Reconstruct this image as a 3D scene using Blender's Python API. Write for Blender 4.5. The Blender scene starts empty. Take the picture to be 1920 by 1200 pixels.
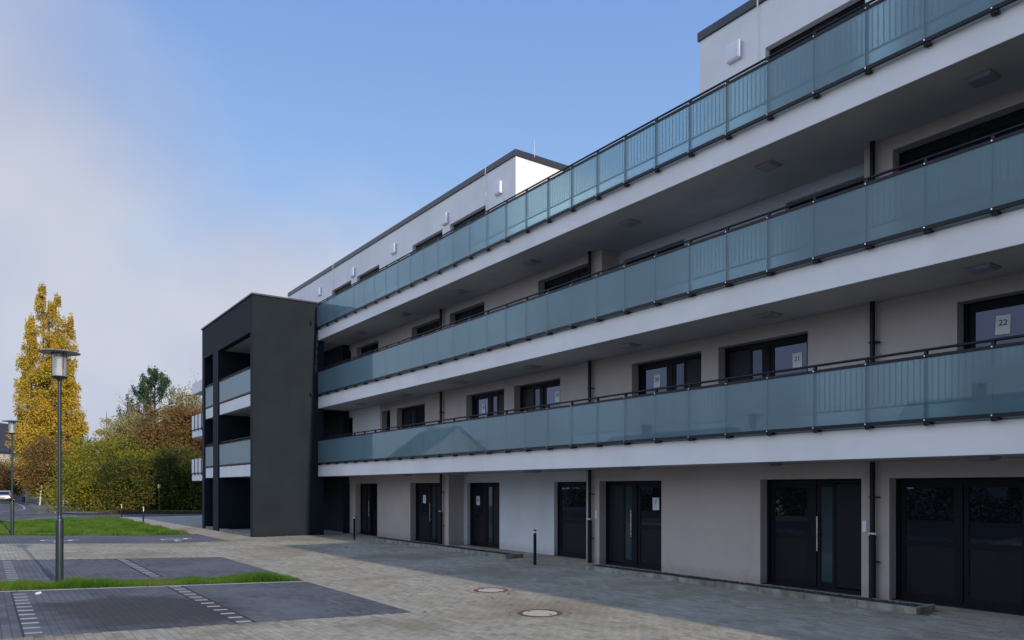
import bpy, math, random
import numpy as np
from math import radians, sin, cos, pi, atan, hypot
random.seed(7); rng = np.random.default_rng(7)
S = bpy.context.scene
C = S.collection

# ------------------------------------------------------------------ camera
cam = bpy.data.cameras.new('camera'); camo = bpy.data.objects.new('camera', cam); C.objects.link(camo)
cam.sensor_width = 36; cam.lens = 26.175; cam.shift_y = 0.1635
cam.clip_start = 0.05; cam.clip_end = 3000
camo.location = (0, 0, 1.95); camo.rotation_euler = (radians(90), 0, radians(54.5))
S.camera = camo

# ------------------------------------------------------------------ light
SUN_EL, SUN_AZ = 20.0, 0.8          # azimuth measured from +X towards +Y
el, az = radians(SUN_EL), radians(SUN_AZ)
w = bpy.data.worlds.new('World'); S.world = w; w.use_nodes = True
nt = w.node_tree; nt.nodes.clear()
def N(t, typ, **k):
    n = t.nodes.new(typ)
    for a, b in k.items(): setattr(n, a, b)
    return n
def L(t, a, b): t.links.new(a, b)
out = N(nt, 'ShaderNodeOutputWorld'); bg = N(nt, 'ShaderNodeBackground')
sky = N(nt, 'ShaderNodeTexSky', sky_type='NISHITA', sun_disc=False, sun_elevation=el, sun_rotation=radians(90) - az)
sky.air_density = 1.0; sky.dust_density = 0.6; sky.ozone_density = 2.0
tc = N(nt, 'ShaderNodeTexCoord')
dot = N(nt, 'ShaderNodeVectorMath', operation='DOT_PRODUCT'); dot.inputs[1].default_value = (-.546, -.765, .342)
L(nt, tc.outputs['Generated'], dot.inputs[0])
noi = N(nt, 'ShaderNodeTexNoise'); noi.inputs['Scale'].default_value = 2.2; noi.inputs['Detail'].default_value = 9; noi.inputs['Roughness'].default_value = .56
mp = N(nt, 'ShaderNodeMapping'); mp.inputs['Scale'].default_value = (1, 1, 1.6); mp.inputs['Location'].default_value = (.3, .8, .2)
L(nt, tc.outputs['Generated'], mp.inputs['Vector']); L(nt, mp.outputs[0], noi.inputs['Vector'])
def math_(t, op, a, b=None, c=None, clamp=False):
    n = N(t, 'ShaderNodeMath', operation=op, use_clamp=clamp)
    for i, v in enumerate((a, b, c)):
        if v is None: continue
        if isinstance(v, (int, float)): n.inputs[i].default_value = v
        else: L(t, v, n.inputs[i])
    return n.outputs[0]
def sstep(t, x, lo, hi, a=0., b=1.):
    n = N(t, 'ShaderNodeMapRange', interpolation_type='SMOOTHSTEP')
    n.inputs['From Min'].default_value = lo; n.inputs['From Max'].default_value = hi
    n.inputs['To Min'].default_value = a; n.inputs['To Max'].default_value = b
    L(t, x, n.inputs['Value']); return n.outputs['Result']
def mixc(t, f, a, b, blend='MIX'):
    n = N(t, 'ShaderNodeMix', data_type='RGBA', blend_type=blend)
    if isinstance(f, (int, float)): n.inputs[0].default_value = f
    else: L(t, f, n.inputs[0])
    for i, v in ((6, a), (7, b)):
        if isinstance(v, tuple): n.inputs[i].default_value = (*v, 1)
        else: L(t, v, n.inputs[i])
    return n.outputs[2]
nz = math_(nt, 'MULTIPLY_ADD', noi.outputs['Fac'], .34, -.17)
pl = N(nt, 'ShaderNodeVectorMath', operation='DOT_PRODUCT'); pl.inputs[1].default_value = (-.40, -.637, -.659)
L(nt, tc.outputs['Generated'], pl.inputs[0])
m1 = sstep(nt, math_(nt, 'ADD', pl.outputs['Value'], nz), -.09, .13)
sep = N(nt, 'ShaderNodeSeparateXYZ'); L(nt, tc.outputs['Generated'], sep.inputs[0])
m2 = sstep(nt, math_(nt, 'MULTIPLY_ADD', nz, -.9, sep.outputs['Z']), .40, .25)
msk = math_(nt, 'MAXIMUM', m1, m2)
noi2 = N(nt, 'ShaderNodeTexNoise'); noi2.inputs['Scale'].default_value = 1.9; noi2.inputs['Detail'].default_value = 4
L(nt, tc.outputs['Generated'], noi2.inputs['Vector'])
crp = N(nt, 'ShaderNodeValToRGB')
crp.color_ramp.elements[0].position = .35; crp.color_ramp.elements[0].color = (.41, .45, .62, 1)
crp.color_ramp.elements[1].position = .62; crp.color_ramp.elements[1].color = (.62, .645, .73, 1)
L(nt, noi2.outputs['Fac'], crp.inputs['Fac'])
SKY_K = .115
skc = N(nt, 'ShaderNodeMix', data_type='RGBA', blend_type='MULTIPLY'); skc.inputs[0].default_value = 1
L(nt, sky.outputs[0], skc.inputs[6]); skc.inputs[7].default_value = (SKY_K, SKY_K, SKY_K, 1)
hz = N(nt, 'ShaderNodeMix', data_type='RGBA'); hz.inputs[0].default_value = .78
L(nt, skc.outputs[2], hz.inputs[6]); L(nt, mixc(nt, sstep(nt, sep.outputs['Z'], .62, .24), (.225, .40, .84), (.37, .59, .96)), hz.inputs[7])
mx = N(nt, 'ShaderNodeMix', data_type='RGBA')
# bright out-of-view lobe added to the fog bank to light the shaded facade
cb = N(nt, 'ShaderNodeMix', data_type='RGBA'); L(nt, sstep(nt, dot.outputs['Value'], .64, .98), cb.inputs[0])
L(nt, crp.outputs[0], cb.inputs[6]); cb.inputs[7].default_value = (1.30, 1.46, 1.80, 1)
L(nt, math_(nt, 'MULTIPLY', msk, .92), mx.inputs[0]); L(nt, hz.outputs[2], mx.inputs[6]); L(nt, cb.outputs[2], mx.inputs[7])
scl = N(nt, 'ShaderNodeMix', data_type='RGBA', blend_type='MULTIPLY'); scl.inputs[0].default_value = 1
L(nt, mx.outputs[2], scl.inputs[6]); scl.inputs[7].default_value = (10, 10, 10, 1)
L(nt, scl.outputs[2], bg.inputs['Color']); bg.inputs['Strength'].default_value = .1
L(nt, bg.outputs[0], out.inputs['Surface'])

sl = bpy.data.lights.new('sun', 'SUN'); sl.energy = 3.6; sl.angle = radians(.6); sl.color = (1, .87, .70)
so = bpy.data.objects.new('sun', sl); C.objects.link(so)
from mathutils import Vector, Matrix
sdir = Vector((cos(el)*cos(az), cos(el)*sin(az), sin(el)))
so.rotation_euler = sdir.to_track_quat('Z', 'Y').to_euler(); so.location = (40, 5, 40)
S.view_settings.view_transform = 'Standard'; S.view_settings.look = 'None'
S.view_settings.exposure = 0; S.view_settings.gamma = 1; S.view_settings.use_curve_mapping = False
S.cycles.max_bounces = 8; S.cycles.transparent_max_bounces = 12

# ------------------------------------------------------------------ helpers
def gz(y): return .04 * min(max(5.5 - y, 0), 8)
def F0(): return camo.location

def newmat(name):
    m = bpy.data.materials.new(name); m.use_nodes = True
    t = m.node_tree; p = t.nodes['Principled BSDF']
    return m, t, p
def noise(t, scale, detail=4, rough=.55, coord=None, vscale=None):
    n = N(t, 'ShaderNodeTexNoise'); n.inputs['Scale'].default_value = scale
    n.inputs['Detail'].default_value = detail; n.inputs['Roughness'].default_value = rough
    g = coord or N(t, 'ShaderNodeNewGeometry').outputs['Position']
    if vscale:
        m = N(t, 'ShaderNodeMapping'); m.inputs['Scale'].default_value = vscale
        L(t, g, m.inputs['Vector']); g = m.outputs[0]
    L(t, g, n.inputs['Vector']); return n.outputs['Fac']
def bump(t, p, h, strength, dist=.01):
    b = N(t, 'ShaderNodeBump'); b.inputs['Strength'].default_value = strength; b.inputs['Distance'].default_value = dist
    L(t, h, b.inputs['Height']); L(t, b.outputs[0], p.inputs['Normal'])
def plaster(name, col, var=.06, rough=.9, streak=.10):
    m, t, p = newmat(name)
    c2 = tuple(v*(1-var*2) for v in col); c3 = tuple(v*(1+var) for v in col)
    c = mixc(t, sstep(t, noise(t, .9, 5), .3, .7), c2, c3)
    c = mixc(t, sstep(t, noise(t, 1.0, 4, .6, vscale=(3, 3, .25)), .52, .8, 0, streak), c, tuple(v*.55 for v in col))
    # splash dirt above the paving
    sz = N(t, 'ShaderNodeSeparateXYZ'); L(t, N(t, 'ShaderNodeNewGeometry').outputs['Position'], sz.inputs[0])
    c = mixc(t, sstep(t, math_(t, 'MULTIPLY_ADD', noise(t, 5, 5, .7), .5, math_(t, 'SUBTRACT', sz.outputs[2], .25)), .30, .02, 0, .38), c, tuple(v*.5 for v in (col[0], col[1]*.95, col[2]*.85)))
    L(t, c, p.inputs['Base Color']); p.inputs['Roughness'].default_value = rough
    p.inputs['Specular IOR Level'].default_value = .25
    bump(t, p, noise(t, 160, 2, .7), .35, .006); return m
def plain(name, col, rough=.5, metal=0, var=.15, scale=6, spec=.5, bmp=0):
    m, t, p = newmat(name)
    c = mixc(t, sstep(t, noise(t, scale, 5), .3, .75), tuple(v*(1-var) for v in col), tuple(v*(1+var) for v in col))
    L(t, c, p.inputs['Base Color']); p.inputs['Metallic'].default_value = metal
    r = math_(t, 'MULTIPLY_ADD', noise(t, scale*3, 3), .2, rough-.1, clamp=True); L(t, r, p.inputs['Roughness'])
    p.inputs['Specular IOR Level'].default_value = spec
    if bmp: bump(t, p, noise(t, scale*8, 3), bmp, .01)
    return m
def fresnel_f(t, mul=1., add=0., ior=1.5):
    f = N(t, 'ShaderNodeFresnel'); f.inputs['IOR'].default_value = ior
    return math_(t, 'MULTIPLY_ADD', f.outputs[0], mul, add, clamp=True)

M = {}
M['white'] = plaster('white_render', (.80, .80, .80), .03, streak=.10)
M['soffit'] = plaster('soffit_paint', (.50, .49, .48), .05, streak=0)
M['beige'] = plaster('beige_render', (.50, .445, .42), .04, streak=.12)
M['recess'] = plaster('pale_recess_render', (.66, .70, .74), .03)
M['char'] = plaster('charcoal_render', (.0135, .0205, .029), .07, .85, streak=.25)
M['frame'] = plain('dark_window_frame', (.006, .007, .011), .55, spec=.15)
M['panel'] = plain('dark_door_panel', (.007, .008, .014), .5, spec=.2)
M['rail'] = plain('black_painted_steel', (.010, .012, .018), .5, spec=.25)
M['steel'] = plain('brushed_steel', (.62, .60, .57), .28, 1.)
M['coping'] = plain('dark_metal_coping', (.020, .025, .040), .45, .2)
M['grill'] = plain('baluster_steel', (.006, .008, .012), .6, spec=.1)
M['lampgrey'] = plain('lamp_post_paint', (.035, .052, .062), .35, .3, var=.1)
M['disk'] = plain('lamp_disk', (.30, .33, .34), .4, .4)
M['lightbody'] = plain('ceiling_light_diffuser', (.30, .29, .34), .5)
M['hood'] = plain('white_plastic', (.74, .74, .82), .5, var=.04)
M['conc'] = plain('kerb_concrete', (.27, .26, .22), .9, var=.35, scale=5, spec=.2, bmp=.5)
M['gravel'] = plain('dark_gravel', (.06, .06, .062), .95, var=.5, scale=60, spec=.2)
M['rust'] = plain('rusty_iron', (.20, .085, .045), .85, .2, var=.5, scale=18, bmp=.4)
M['cover'] = plain('cover_concrete', (.52, .49, .44), .9, var=.15, scale=14, bmp=.4)
M['paper'] = plain('paper', (.72, .76, .76), .9, var=.03)
M['ink'] = plain('ink', (.08, .09, .10), .8)
M['bark'] = plain('bark', (.10, .08, .065), .95, var=.4, scale=8, spec=.2)
M['palebark'] = plain('pale_bark', (.20, .17, .16), .95, var=.3, scale=8, spec=.2)
M['rooftile'] = plain('dark_roof_tiles', (.045, .042, .048), .75, var=.3, scale=3)
M['cream'] = plaster('cream_render', (.62, .58, .46), .05)
M['houseW'] = plaster('house_render', (.70, .66, .60), .05)
M['brickred'] = plain('brick_red', (.30, .12, .08), .9, var=.3, scale=9)
M['soil'] = plain('field', (.10, .09, .06), .95, var=.4, scale=.5, spec=.1)
M['carpaint'] = plain('silver_car_paint', (.42, .42, .43), .28, .6, var=.03)
M['tyre'] = plain('tyre_rubber', (.02, .02, .02), .8)
M['redlens'] = plain('red_lens', (.35, .02, .02), .2)
M['whitepaint'] = plain('white_paint', (.75, .75, .74), .7, var=.06)
M['bincream'] = plain('cream_board', (.55, .50, .33), .8)
M['bluebag'] = plain('blue_plastic', (.05, .10, .16), .5)
M['rustpost'] = plain('weathered_post', (.16, .13, .09), .85, var=.3)
M['asphalt'] = plain('asphalt', (.115, .115, .125), .9, var=.18, scale=1.3, spec=.2, bmp=.3)
M['roadpaint'] = plain('worn_road_paint', (.34, .34, .33), .9)
M['footway'] = plain('footway', (.17, .165, .16), .9, var=.18, scale=1.1, spec=.2)
M['jointd'] = plain('joint_sand_dark', (.07, .07, .075), .95, spec=.1)
M['jointl'] = plain('joint_sand', (.22, .195, .15), .95, var=.3, scale=3, spec=.1)
M['roofing'] = plain('roof_gravel', (.3, .29, .27), .95)
M['slabgrey'] = plain('balcony_floor', (.34, .33, .32), .9)

def glassmat(name, tint, diff, tr, rough=.02, fm=1.3, fa=.02, frost=0):
    m, t, p = newmat(name); t.nodes.remove(p)
    o = t.nodes['Material Output']
    a = N(t, 'ShaderNodeBsdfTransparent'); a.inputs[0].default_value = (*tint, 1)
    if frost:
        rf = N(t, 'ShaderNodeBsdfRefraction'); rf.inputs['Color'].default_value = (*tint, 1); rf.inputs['Roughness'].default_value = frost; rf.inputs['IOR'].default_value = 1.35
        ms = N(t, 'ShaderNodeMixShader'); ms.inputs[0].default_value = .88
        L(t, a.outputs[0], ms.inputs[1]); L(t, rf.outputs[0], ms.inputs[2]); a = ms
    b = N(t, 'ShaderNodeBsdfTranslucent'); b.inputs[0].default_value = (*diff, 1)
    d = N(t, 'ShaderNodeBsdfDiffuse'); d.inputs[0].default_value = (*diff, 1)
    m0 = N(t, 'ShaderNodeMixShader'); m0.inputs[0].default_value = .62
    L(t, b.outputs[0], m0.inputs[1]); L(t, d.outputs[0], m0.inputs[2])
    m1 = N(t, 'ShaderNodeMixShader')
    v = math_(t, 'MULTIPLY_ADD', noise(t, .8, 3), .10, tr - .05); L(t, v, m1.inputs[0])
    L(t, a.outputs[0], m1.inputs[1]); L(t, m0.outputs[0], m1.inputs[2])
    g = N(t, 'ShaderNodeBsdfGlossy'); g.inputs['Roughness'].default_value = rough
    m2 = N(t, 'ShaderNodeMixShader'); L(t, fresnel_f(t, fm, fa), m2.inputs[0])
    L(t, m1.outputs[0], m2.inputs[1]); L(t, g.outputs[0], m2.inputs[2]); L(t, m2.outputs[0], o.inputs['Surface'])
    return m
M['frost'] = glassmat('frosted_teal_glass', (.72, .91, .96), (.36, .55, .62), .31, .015, .56, .0, .40)
M['clear'] = glassmat('clear_lamp_glass', (.92, .94, .95), (.62, .66, .70), .45, .08, .8, .02)
def panemat(name, base, fm, fa):
    m, t, p = newmat(name)
    p.inputs['Base Color'].default_value = (*base, 1); p.inputs['Roughness'].default_value = .3; p.inputs['Specular IOR Level'].default_value = 0
    g = N(t, 'ShaderNodeBsdfGlossy'); g.inputs['Roughness'].default_value = .01; g.inputs[0].default_value = (.60, .68, .95, 1)
    b = N(t, 'ShaderNodeBump'); b.inputs['Strength'].default_value = .03; b.inputs['Distance'].default_value = .02
    L(t, noise(t, 1.4, 1), b.inputs['Height']); L(t, b.outputs[0], g.inputs['Normal'])
    m2 = N(t, 'ShaderNodeMixShader'); L(t, fresnel_f(t, fm, fa), m2.inputs[0])
    L(t, p.outputs[0], m2.inputs[1]); L(t, g.outputs[0], m2.inputs[2]); L(t, m2.outputs[0], t.nodes['Material Output'].inputs['Surface'])
    return m
M['pane'] = panemat('window_pane', (.006, .009, .011), 1.5, .0)
M['strip'] = panemat('frosted_strip_pane', (.035, .06, .07), .9, .0)

def paver_mat(name, cols, stain, wet=False):
    m, t, p = newmat(name)
    oi = N(t, 'ShaderNodeObjectInfo'); ge = N(t, 'ShaderNodeNewGeometry')
    r = math_(t, 'FRACT', math_(t, 'ADD', oi.outputs['Random'], ge.outputs['Random Per Island']))
    cr = N(t, 'ShaderNodeValToRGB'); cr.color_ramp.interpolation = 'LINEAR'
    cr.color_ramp.elements[0].color = (*cols[0], 1); cr.color_ramp.elements[1].color = (*cols[-1], 1)
    for i, cc in enumerate(cols[1:-1]):
        e = cr.color_ramp.elements.new((i+1)/(len(cols)-1)); e.color = (*cc, 1)
    L(t, r, cr.inputs['Fac']); c = cr.outputs[0]
    c = mixc(t, sstep(t, noise(t, 55, 3, .7), .35, .75, 0, .35), c, tuple(v*.55 for v in cols[1]))
    c = mixc(t, sstep(t, noise(t, .45, 7, .62), .42, .66, 0, .75), c, stain)
    c = mixc(t, sstep(t, noise(t, 1.7, 5, .65, vscale=(1, 2.5, 1)), .55, .75, 0, .4), c, tuple(v*.6 for v in stain))
    rough = .85
    if wet:
        sx = N(t, 'ShaderNodeSeparateXYZ'); L(t, ge.outputs['Position'], sx.inputs[0])
        dx = math_(t, 'DIVIDE', math_(t, 'SUBTRACT', sx.outputs[0], -12.2), 1.75)
        dy = math_(t, 'DIVIDE', math_(t, 'SUBTRACT', sx.outputs[1], 1.95), 1.25)
        dd = math_(t, 'SQRT', math_(t, 'ADD', math_(t, 'MULTIPLY', dx, dx), math_(t, 'MULTIPLY', dy, dy)))
        dd = math_(t, 'MULTIPLY_ADD', noise(t, .9, 7, .65), 1.5, math_(t, 'SUBTRACT', dd, .3))
        c = mixc(t, sstep(t, dd, 1.75, 1.15, 0, .8), c, (.042, .039, .038))
    L(t, c, p.inputs['Base Color']); p.inputs['Roughness'].default_value = rough; p.inputs['Specular IOR Level'].default_value = .3
    bump(t, p, noise(t, 90, 3, .7), .5, .004)
    return m
M['plight'] = paver_mat('light_grey_pavers', [(.29, .265, .21), (.42, .385, .30), (.35, .33, .275), (.48, .435, .34)], (.235, .195, .13))
M['pdark'] = paver_mat('anthracite_pavers', [(.080, .082, .098), (.120, .122, .138), (.100, .103, .118), (.148, .15, .168)], (.155, .16, .178), True)
M['pmark'] = paver_mat('pale_marking_pavers', [(.42, .41, .38), (.5, .49, .46), (.46, .45, .42)], (.34, .33, .30))
def farpave(name, a, b, mort):
    m, t, p = newmat(name)
    br = N(t, 'ShaderNodeTexBrick'); br.inputs['Scale'].default_value = 1
    br.inputs['Brick Width'].default_value = .2; br.inputs['Row Height'].default_value = .1; br.inputs['Mortar Size'].default_value = .006
    br.inputs['Color1'].default_value = (*a, 1); br.inputs['Color2'].default_value = (*b, 1); br.inputs['Mortar'].default_value = (*mort, 1)
    L(t, N(t, 'ShaderNodeNewGeometry').outputs['Position'], br.inputs['Vector'])
    c = mixc(t, sstep(t, noise(t, .5, 5), .4, .75, 0, .5), br.outputs['Color'], tuple(v*.7 for v in a))
    L(t, c, p.inputs['Base Color']); p.inputs['Roughness'].default_value = .9; p.inputs['Specular IOR Level'].default_value = .2
    return m
M['farlight'] = farpave('distant_light_paving', (.39, .37, .32), (.44, .415, .36), (.2, .19, .16))

def leafmat(name, cols, nscale=.35, shade=.25, trans=.35, mottle=None):
    m, t, p = newmat(name)
    ge = N(t, 'ShaderNodeNewGeometry')
    cr = N(t, 'ShaderNodeValToRGB')
    cr.color_ramp.elements[0].color = (*cols[0], 1); cr.color_ramp.elements[1].color = (*cols[-1], 1)
    for i, cc in enumerate(cols[1:-1]):
        e = cr.color_ramp.elements.new((i+1)/(len(cols)-1)); e.color = (*cc, 1)
    f = math_(t, 'MULTIPLY_ADD', ge.outputs['Random Per Island'], .45, math_(t, 'MULTIPLY_ADD', noise(t, nscale, 3, .6), 1.6, -.52), clamp=True)
    L(t, f, cr.inputs['Fac']); L(t, cr.outputs[0], p.inputs['Base Color'])
    p.inputs['Roughness'].default_value = .75; p.inputs['Specular IOR Level'].default_value = .2
    tr = N(t, 'ShaderNodeBsdfTranslucent'); L(t, cr.outputs[0], tr.inputs[0])
    mm = N(t, 'ShaderNodeMixShader'); mm.inputs[0].default_value = trans
    L(t, p.outputs[0], mm.inputs[1]); L(t, tr.outputs[0], mm.inputs[2]); L(t, mm.outputs[0], t.nodes['Material Output'].inputs['Surface'])
    return m
M['lpoplar'] = leafmat('poplar_leaves', [(.20, .21, .04), (.38, .34, .05), (.58, .44, .06), (.62, .42, .045), (.50, .36, .055), (.30, .29, .05)], .28)
M['lhedge'] = leafmat('hedge_leaves', [(.035, .06, .014), (.09, .13, .020), (.24, .25, .030), (.34, .26, .03), (.08, .12, .02)], .5)
M['lhedge2'] = leafmat('dark_hedge_leaves', [(.028, .045, .014), (.06, .08, .018), (.13, .13, .025), (.16, .09, .03)], .5)
M['lbrown'] = leafmat('copper_leaves', [(.08, .065, .03), (.17, .11, .045), (.27, .14, .05), (.20, .17, .06), (.10, .11, .035)], .35)
M['lolive'] = leafmat('olive_leaves', [(.16, .16, .06), (.30, .28, .11), (.40, .35, .15), (.26, .19, .07)], .45)
M['lbirch'] = leafmat('birch_leaves', [(.28, .24, .06), (.46, .36, .08), (.50, .41, .14), (.33, .28, .07)], .5)
M['lpine'] = leafmat('pine_needles', [(.025, .055, .030), (.05, .10, .05), (.075, .13, .07)], .6, trans=.1)
M['lgrass'] = leafmat('grass_blades', [(.03, .08, .012), (.05, .14, .014), (.09, .22, .02), (.17, .23, .05), (.22, .20, .09)], .9, trans=.4)
M['lfall'] = leafmat('fallen_leaves', [(.18, .09, .03), (.34, .22, .05), (.22, .12, .04), (.12, .08, .04)], 2.)
M['ldry'] = leafmat('dry_verge', [(.10, .085, .03), (.18, .14, .06), (.10, .11, .03)], 1.)

class MB:
    def __init__(s): s.v = []; s.f = []
    def quad(s, a, b, c, d): n = len(s.v); s.v += [a, b, c, d]; s.f.append((n, n+1, n+2, n+3)); return s
    def poly(s, pts): n = len(s.v); s.v += list(pts); s.f.append(tuple(range(n, n+len(pts)))); return s
    def box(s, x0, x1, y0, y1, z0, z1):
        n = len(s.v)
        s.v += [(x0,y0,z0),(x1,y0,z0),(x1,y1,z0),(x0,y1,z0),(x0,y0,z1),(x1,y0,z1),(x1,y1,z1),(x0,y1,z1)]
        s.f += [tuple(n+i for i in q) for q in ((0,3,2,1),(4,5,6,7),(0,1,5,4),(1,2,6,5),(2,3,7,6),(3,0,4,7))]; return s
    def cyl(s, p0, p1, r0, r1=None, seg=12, caps=True):
        r1 = r0 if r1 is None else r1
        p0 = Vector(p0); p1 = Vector(p1); d = (p1-p0)
        if d.length < 1e-6: return s
        q = d.to_track_quat('Z', 'Y'); n = len(s.v)
        for p, r in ((p0, r0), (p1, r1)):
            for i in range(seg):
                a = 2*pi*i/seg; s.v.append(tuple(p + q @ Vector((r*cos(a), r*sin(a), 0))))
        for i in range(seg):
            j = (i+1) % seg; s.f.append((n+i, n+j, n+seg+j, n+seg+i))
        if caps: s.f.append(tuple(n+i for i in reversed(range(seg)))); s.f.append(tuple(n+seg+i for i in range(seg)))
        return s
    def lathe(s, cx, cy, prof, seg=32):
        n = len(s.v)
        for r, z in prof:
            for i in range(seg):
                a = 2*pi*i/seg; s.v.append((cx+r*cos(a), cy+r*sin(a), z))
        for k in range(len(prof)-1):
            for i in range(seg):
                j = (i+1) % seg; a = n+k*seg
                s.f.append((a+i, a+j, a+seg+j, a+seg+i))
        return s
    def build(s, name, mat, parent=None, smooth=False, bevel=0, loc=None):
        me = bpy.data.meshes.new(name); me.from_pydata(s.v, [], s.f); me.update()
        if isinstance(mat, str): mat = M[mat]
        me.materials.append(mat)
        if smooth:
            me.shade_smooth() if hasattr(me, 'shade_smooth') else None
            try: me.set_sharp_from_angle(angle=radians(40))
            except Exception: pass
        o = bpy.data.objects.new(name, me); C.objects.link(o)
        if loc is not None: o.location = loc
        if parent is not None: o.parent = parent
        if bevel:
            b = o.modifiers.new('bevel', 'BEVEL'); b.width = bevel; b.segments = 2; b.limit_method = 'ANGLE'
        return o
def np_mesh(name, verts, quads, mat, parent=None, tri=False):
    me = bpy.data.meshes.new(name); k = 3 if tri else 4
    me.vertices.add(len(verts)); me.vertices.foreach_set('co', np.asarray(verts, dtype=np.float32).ravel())
    nf = len(quads); me.loops.add(nf*k); me.loops.foreach_set('vertex_index', np.asarray(quads, dtype=np.int32).ravel())
    me.polygons.add(nf); me.polygons.foreach_set('loop_start', np.arange(0, nf*k, k, dtype=np.int32))
    try: me.polygons.foreach_set('loop_total', np.full(nf, k, dtype=np.int32))
    except Exception: pass
    me.update(calc_edges=True); me.shade_flat(); me.materials.append(M[mat] if isinstance(mat, str) else mat)
    o = bpy.data.objects.new(name, me); C.objects.link(o)
    if parent is not None: o.parent = parent
    return o
def tag(o, label=None, cat=None, group=None, kind=None):
    if label: o['label'] = label
    if cat: o['category'] = cat
    if group: o['group'] = group
    if kind: o['kind'] = kind
    return o
def thing(name, label, cat, loc=(0,0,0), rz=0, group=None):
    o = bpy.data.objects.new(name, None); C.objects.link(o); o.location = loc; o.rotation_euler = (0,0,rz)
    o.empty_display_size = .3
    return tag(o, label, cat, group)
def share(name, me, loc, parent=None, rot=None):
    o = bpy.data.objects.new(name, me); C.objects.link(o); o.location = loc
    if parent is not None: o.parent = parent
    if rot: o.rotation_euler = rot
    return o

# ================================================================== GROUND
gb = MB(); gb.quad((-900,-900,-.12),(900,-900,-.12),(900,900,-.12),(-900,900,-.12))
tag(gb.build('ground', 'soil'), kind='structure')
def sheet(name, polys, mat, dz):
    b = MB()
    for x0, x1, y0, y1 in polys:
        ys = [y0] + [k for k in (-2.5, 5.5) if y0 < k < y1] + [y1]
        for a, c in zip(ys, ys[1:]):
            b.quad((x0,a,gz(a)+dz),(x1,a,gz(a)+dz),(x1,c,gz(c)+dz),(x0,c,gz(c)+dz))
    return b.build(name, mat)
BX = -40.0   # pavers are laid one by one up to here
yard = tag(sheet('paved_yard', [(-21.7, 14, 5.52, 13.9), (-40, -21.7, 7.37, 13.9), (-28.05, -21.7, -12, 7.37), (-10.38, 14, -12, 5.52), (-40,-33.06, 7.16,7.37)], 'jointl', -.0028), kind='structure')
tag(sheet('far_paving', [(-54.5, BX, 7.16, 13.9)], 'farlight', -.002), kind='structure')
bay1 = tag(sheet('parking_bay', [(-33.06, -28.05, -12, 7.37)], 'jointd', -.0028), kind='structure')
bay2 = tag(sheet('parking_bay', [(-21.7, -16.02, -12, 5.52)], 'jointd', -.0031), kind='structure')
bay3 = tag(sheet('parking_bay', [(-15.12, -10.38, -12, 5.52)], 'jointd', -.0034), kind='structure')
tag(sheet('strip_soil', [(-16.02, -15.12, -12, 5.45)], 'soil', .01), kind='structure')

hA = atan(995/1396.); cs, cc = sin(hA), cos(hA)
def infrust(x, y, mg=1.2):
    d = -x*cc + y*cs; l = x*cs + y*cc
    return (d > 4) & (np.abs(l) < .6878*d + mg) & (d > 7.6)
def depth(x, y): return -x*cc + y*cs
DASH = [(.52, (-14.85, -10.45)), (2.95, (-15.12, -10.38)), (.50, (-21.5, -16.5)), (2.95, (-21.6, -16.9))]
def paver_cells(kind):
    rows = np.arange(-12, 13.4, .1); jit = np.random.default_rng(3).uniform(-.045, .045, len(rows))
    res = []
    for k, y in enumerate(rows):
        off = .1 * (k % 2) + jit[k]
        xs = np.arange(BX - off, 4, .2) + .1
        res.append(np.stack([xs, np.full_like(xs, y + .05)], 1))
    P = np.concatenate(res); x, y = P[:,0], P[:,1]
    b1 = (x > -33.06) & (x < -28.05) & (y < 7.37)
    b2 = (x > -21.7) & (x < -16.02) & (y < 5.52)
    b3 = (x > -15.12) & (x < -10.38) & (y < 5.52)
    st = (x > -16.02) & (x < -15.12) & (y < 5.45)
    left = (x < -33.06) & (y < 7.2)
    light = ~(b1 | b2 | b3 | st | left)
    sel = dict(l=light, b1=b1, b2=b2, b3=b3)[kind] & infrust(x, y)
    for cy, (xa, xb) in DASH:
        sel &= ~((np.abs(y-cy) < .11) & (x > xa-.1) & (x < xb+.1))
    for mx_, my_, R in ((-11.72, 7.87, .40), (-9.14, 7.05, .43)):
        sel &= np.hypot(x-mx_, y-my_) > R
    for x0, x1, y0, y1 in ((-25.5,-16.6,11.68,12.25), (-13.5,-5.6,11.68,12.3)):
        sel &= ~((x > x0) & (x < x1) & (y > y0) & (y < y1))
    sel &= ~((x > -37.7) & (x < -29.6) & (y > 8.65))
    return P[sel]
def paver_template(lx, ly, ch=.0035, dp=.005, j=.0018):
    hx, hy = lx/2-j, ly/2-j
    return np.array([(-hx,-hy,-dp),(hx,-hy,-dp),(hx,hy,-dp),(-hx,hy,-dp),
                     (-hx+ch,-hy+ch,0),(hx-ch,-hy+ch,0),(hx-ch,hy-ch,0),(-hx+ch,hy-ch,0)])
BAYS = [(-33.06, -28.05, 7.37), (-21.7, -16.02, 5.52), (-15.12, -10.38, 5.52)]
def clamp_bays(V, cx, cy):
    for x0, x1, y1 in BAYS:
        inb = (cy < y1)
        for e, into in ((x0, 1), (x1, -1)):
            near = inb & (np.abs(cx-e) < .13)
            side = np.sign(cx-e); 
            m = near & (side > 0); V[m,:,0] = np.maximum(V[m,:,0], e+.002)
            m = near & (side <= 0); V[m,:,0] = np.minimum(V[m,:,0], e-.002)
    return V
PQ = np.array([(4,5,6,7),(0,1,5,4),(1,2,6,5),(2,3,7,6),(3,0,4,7)])
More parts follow.
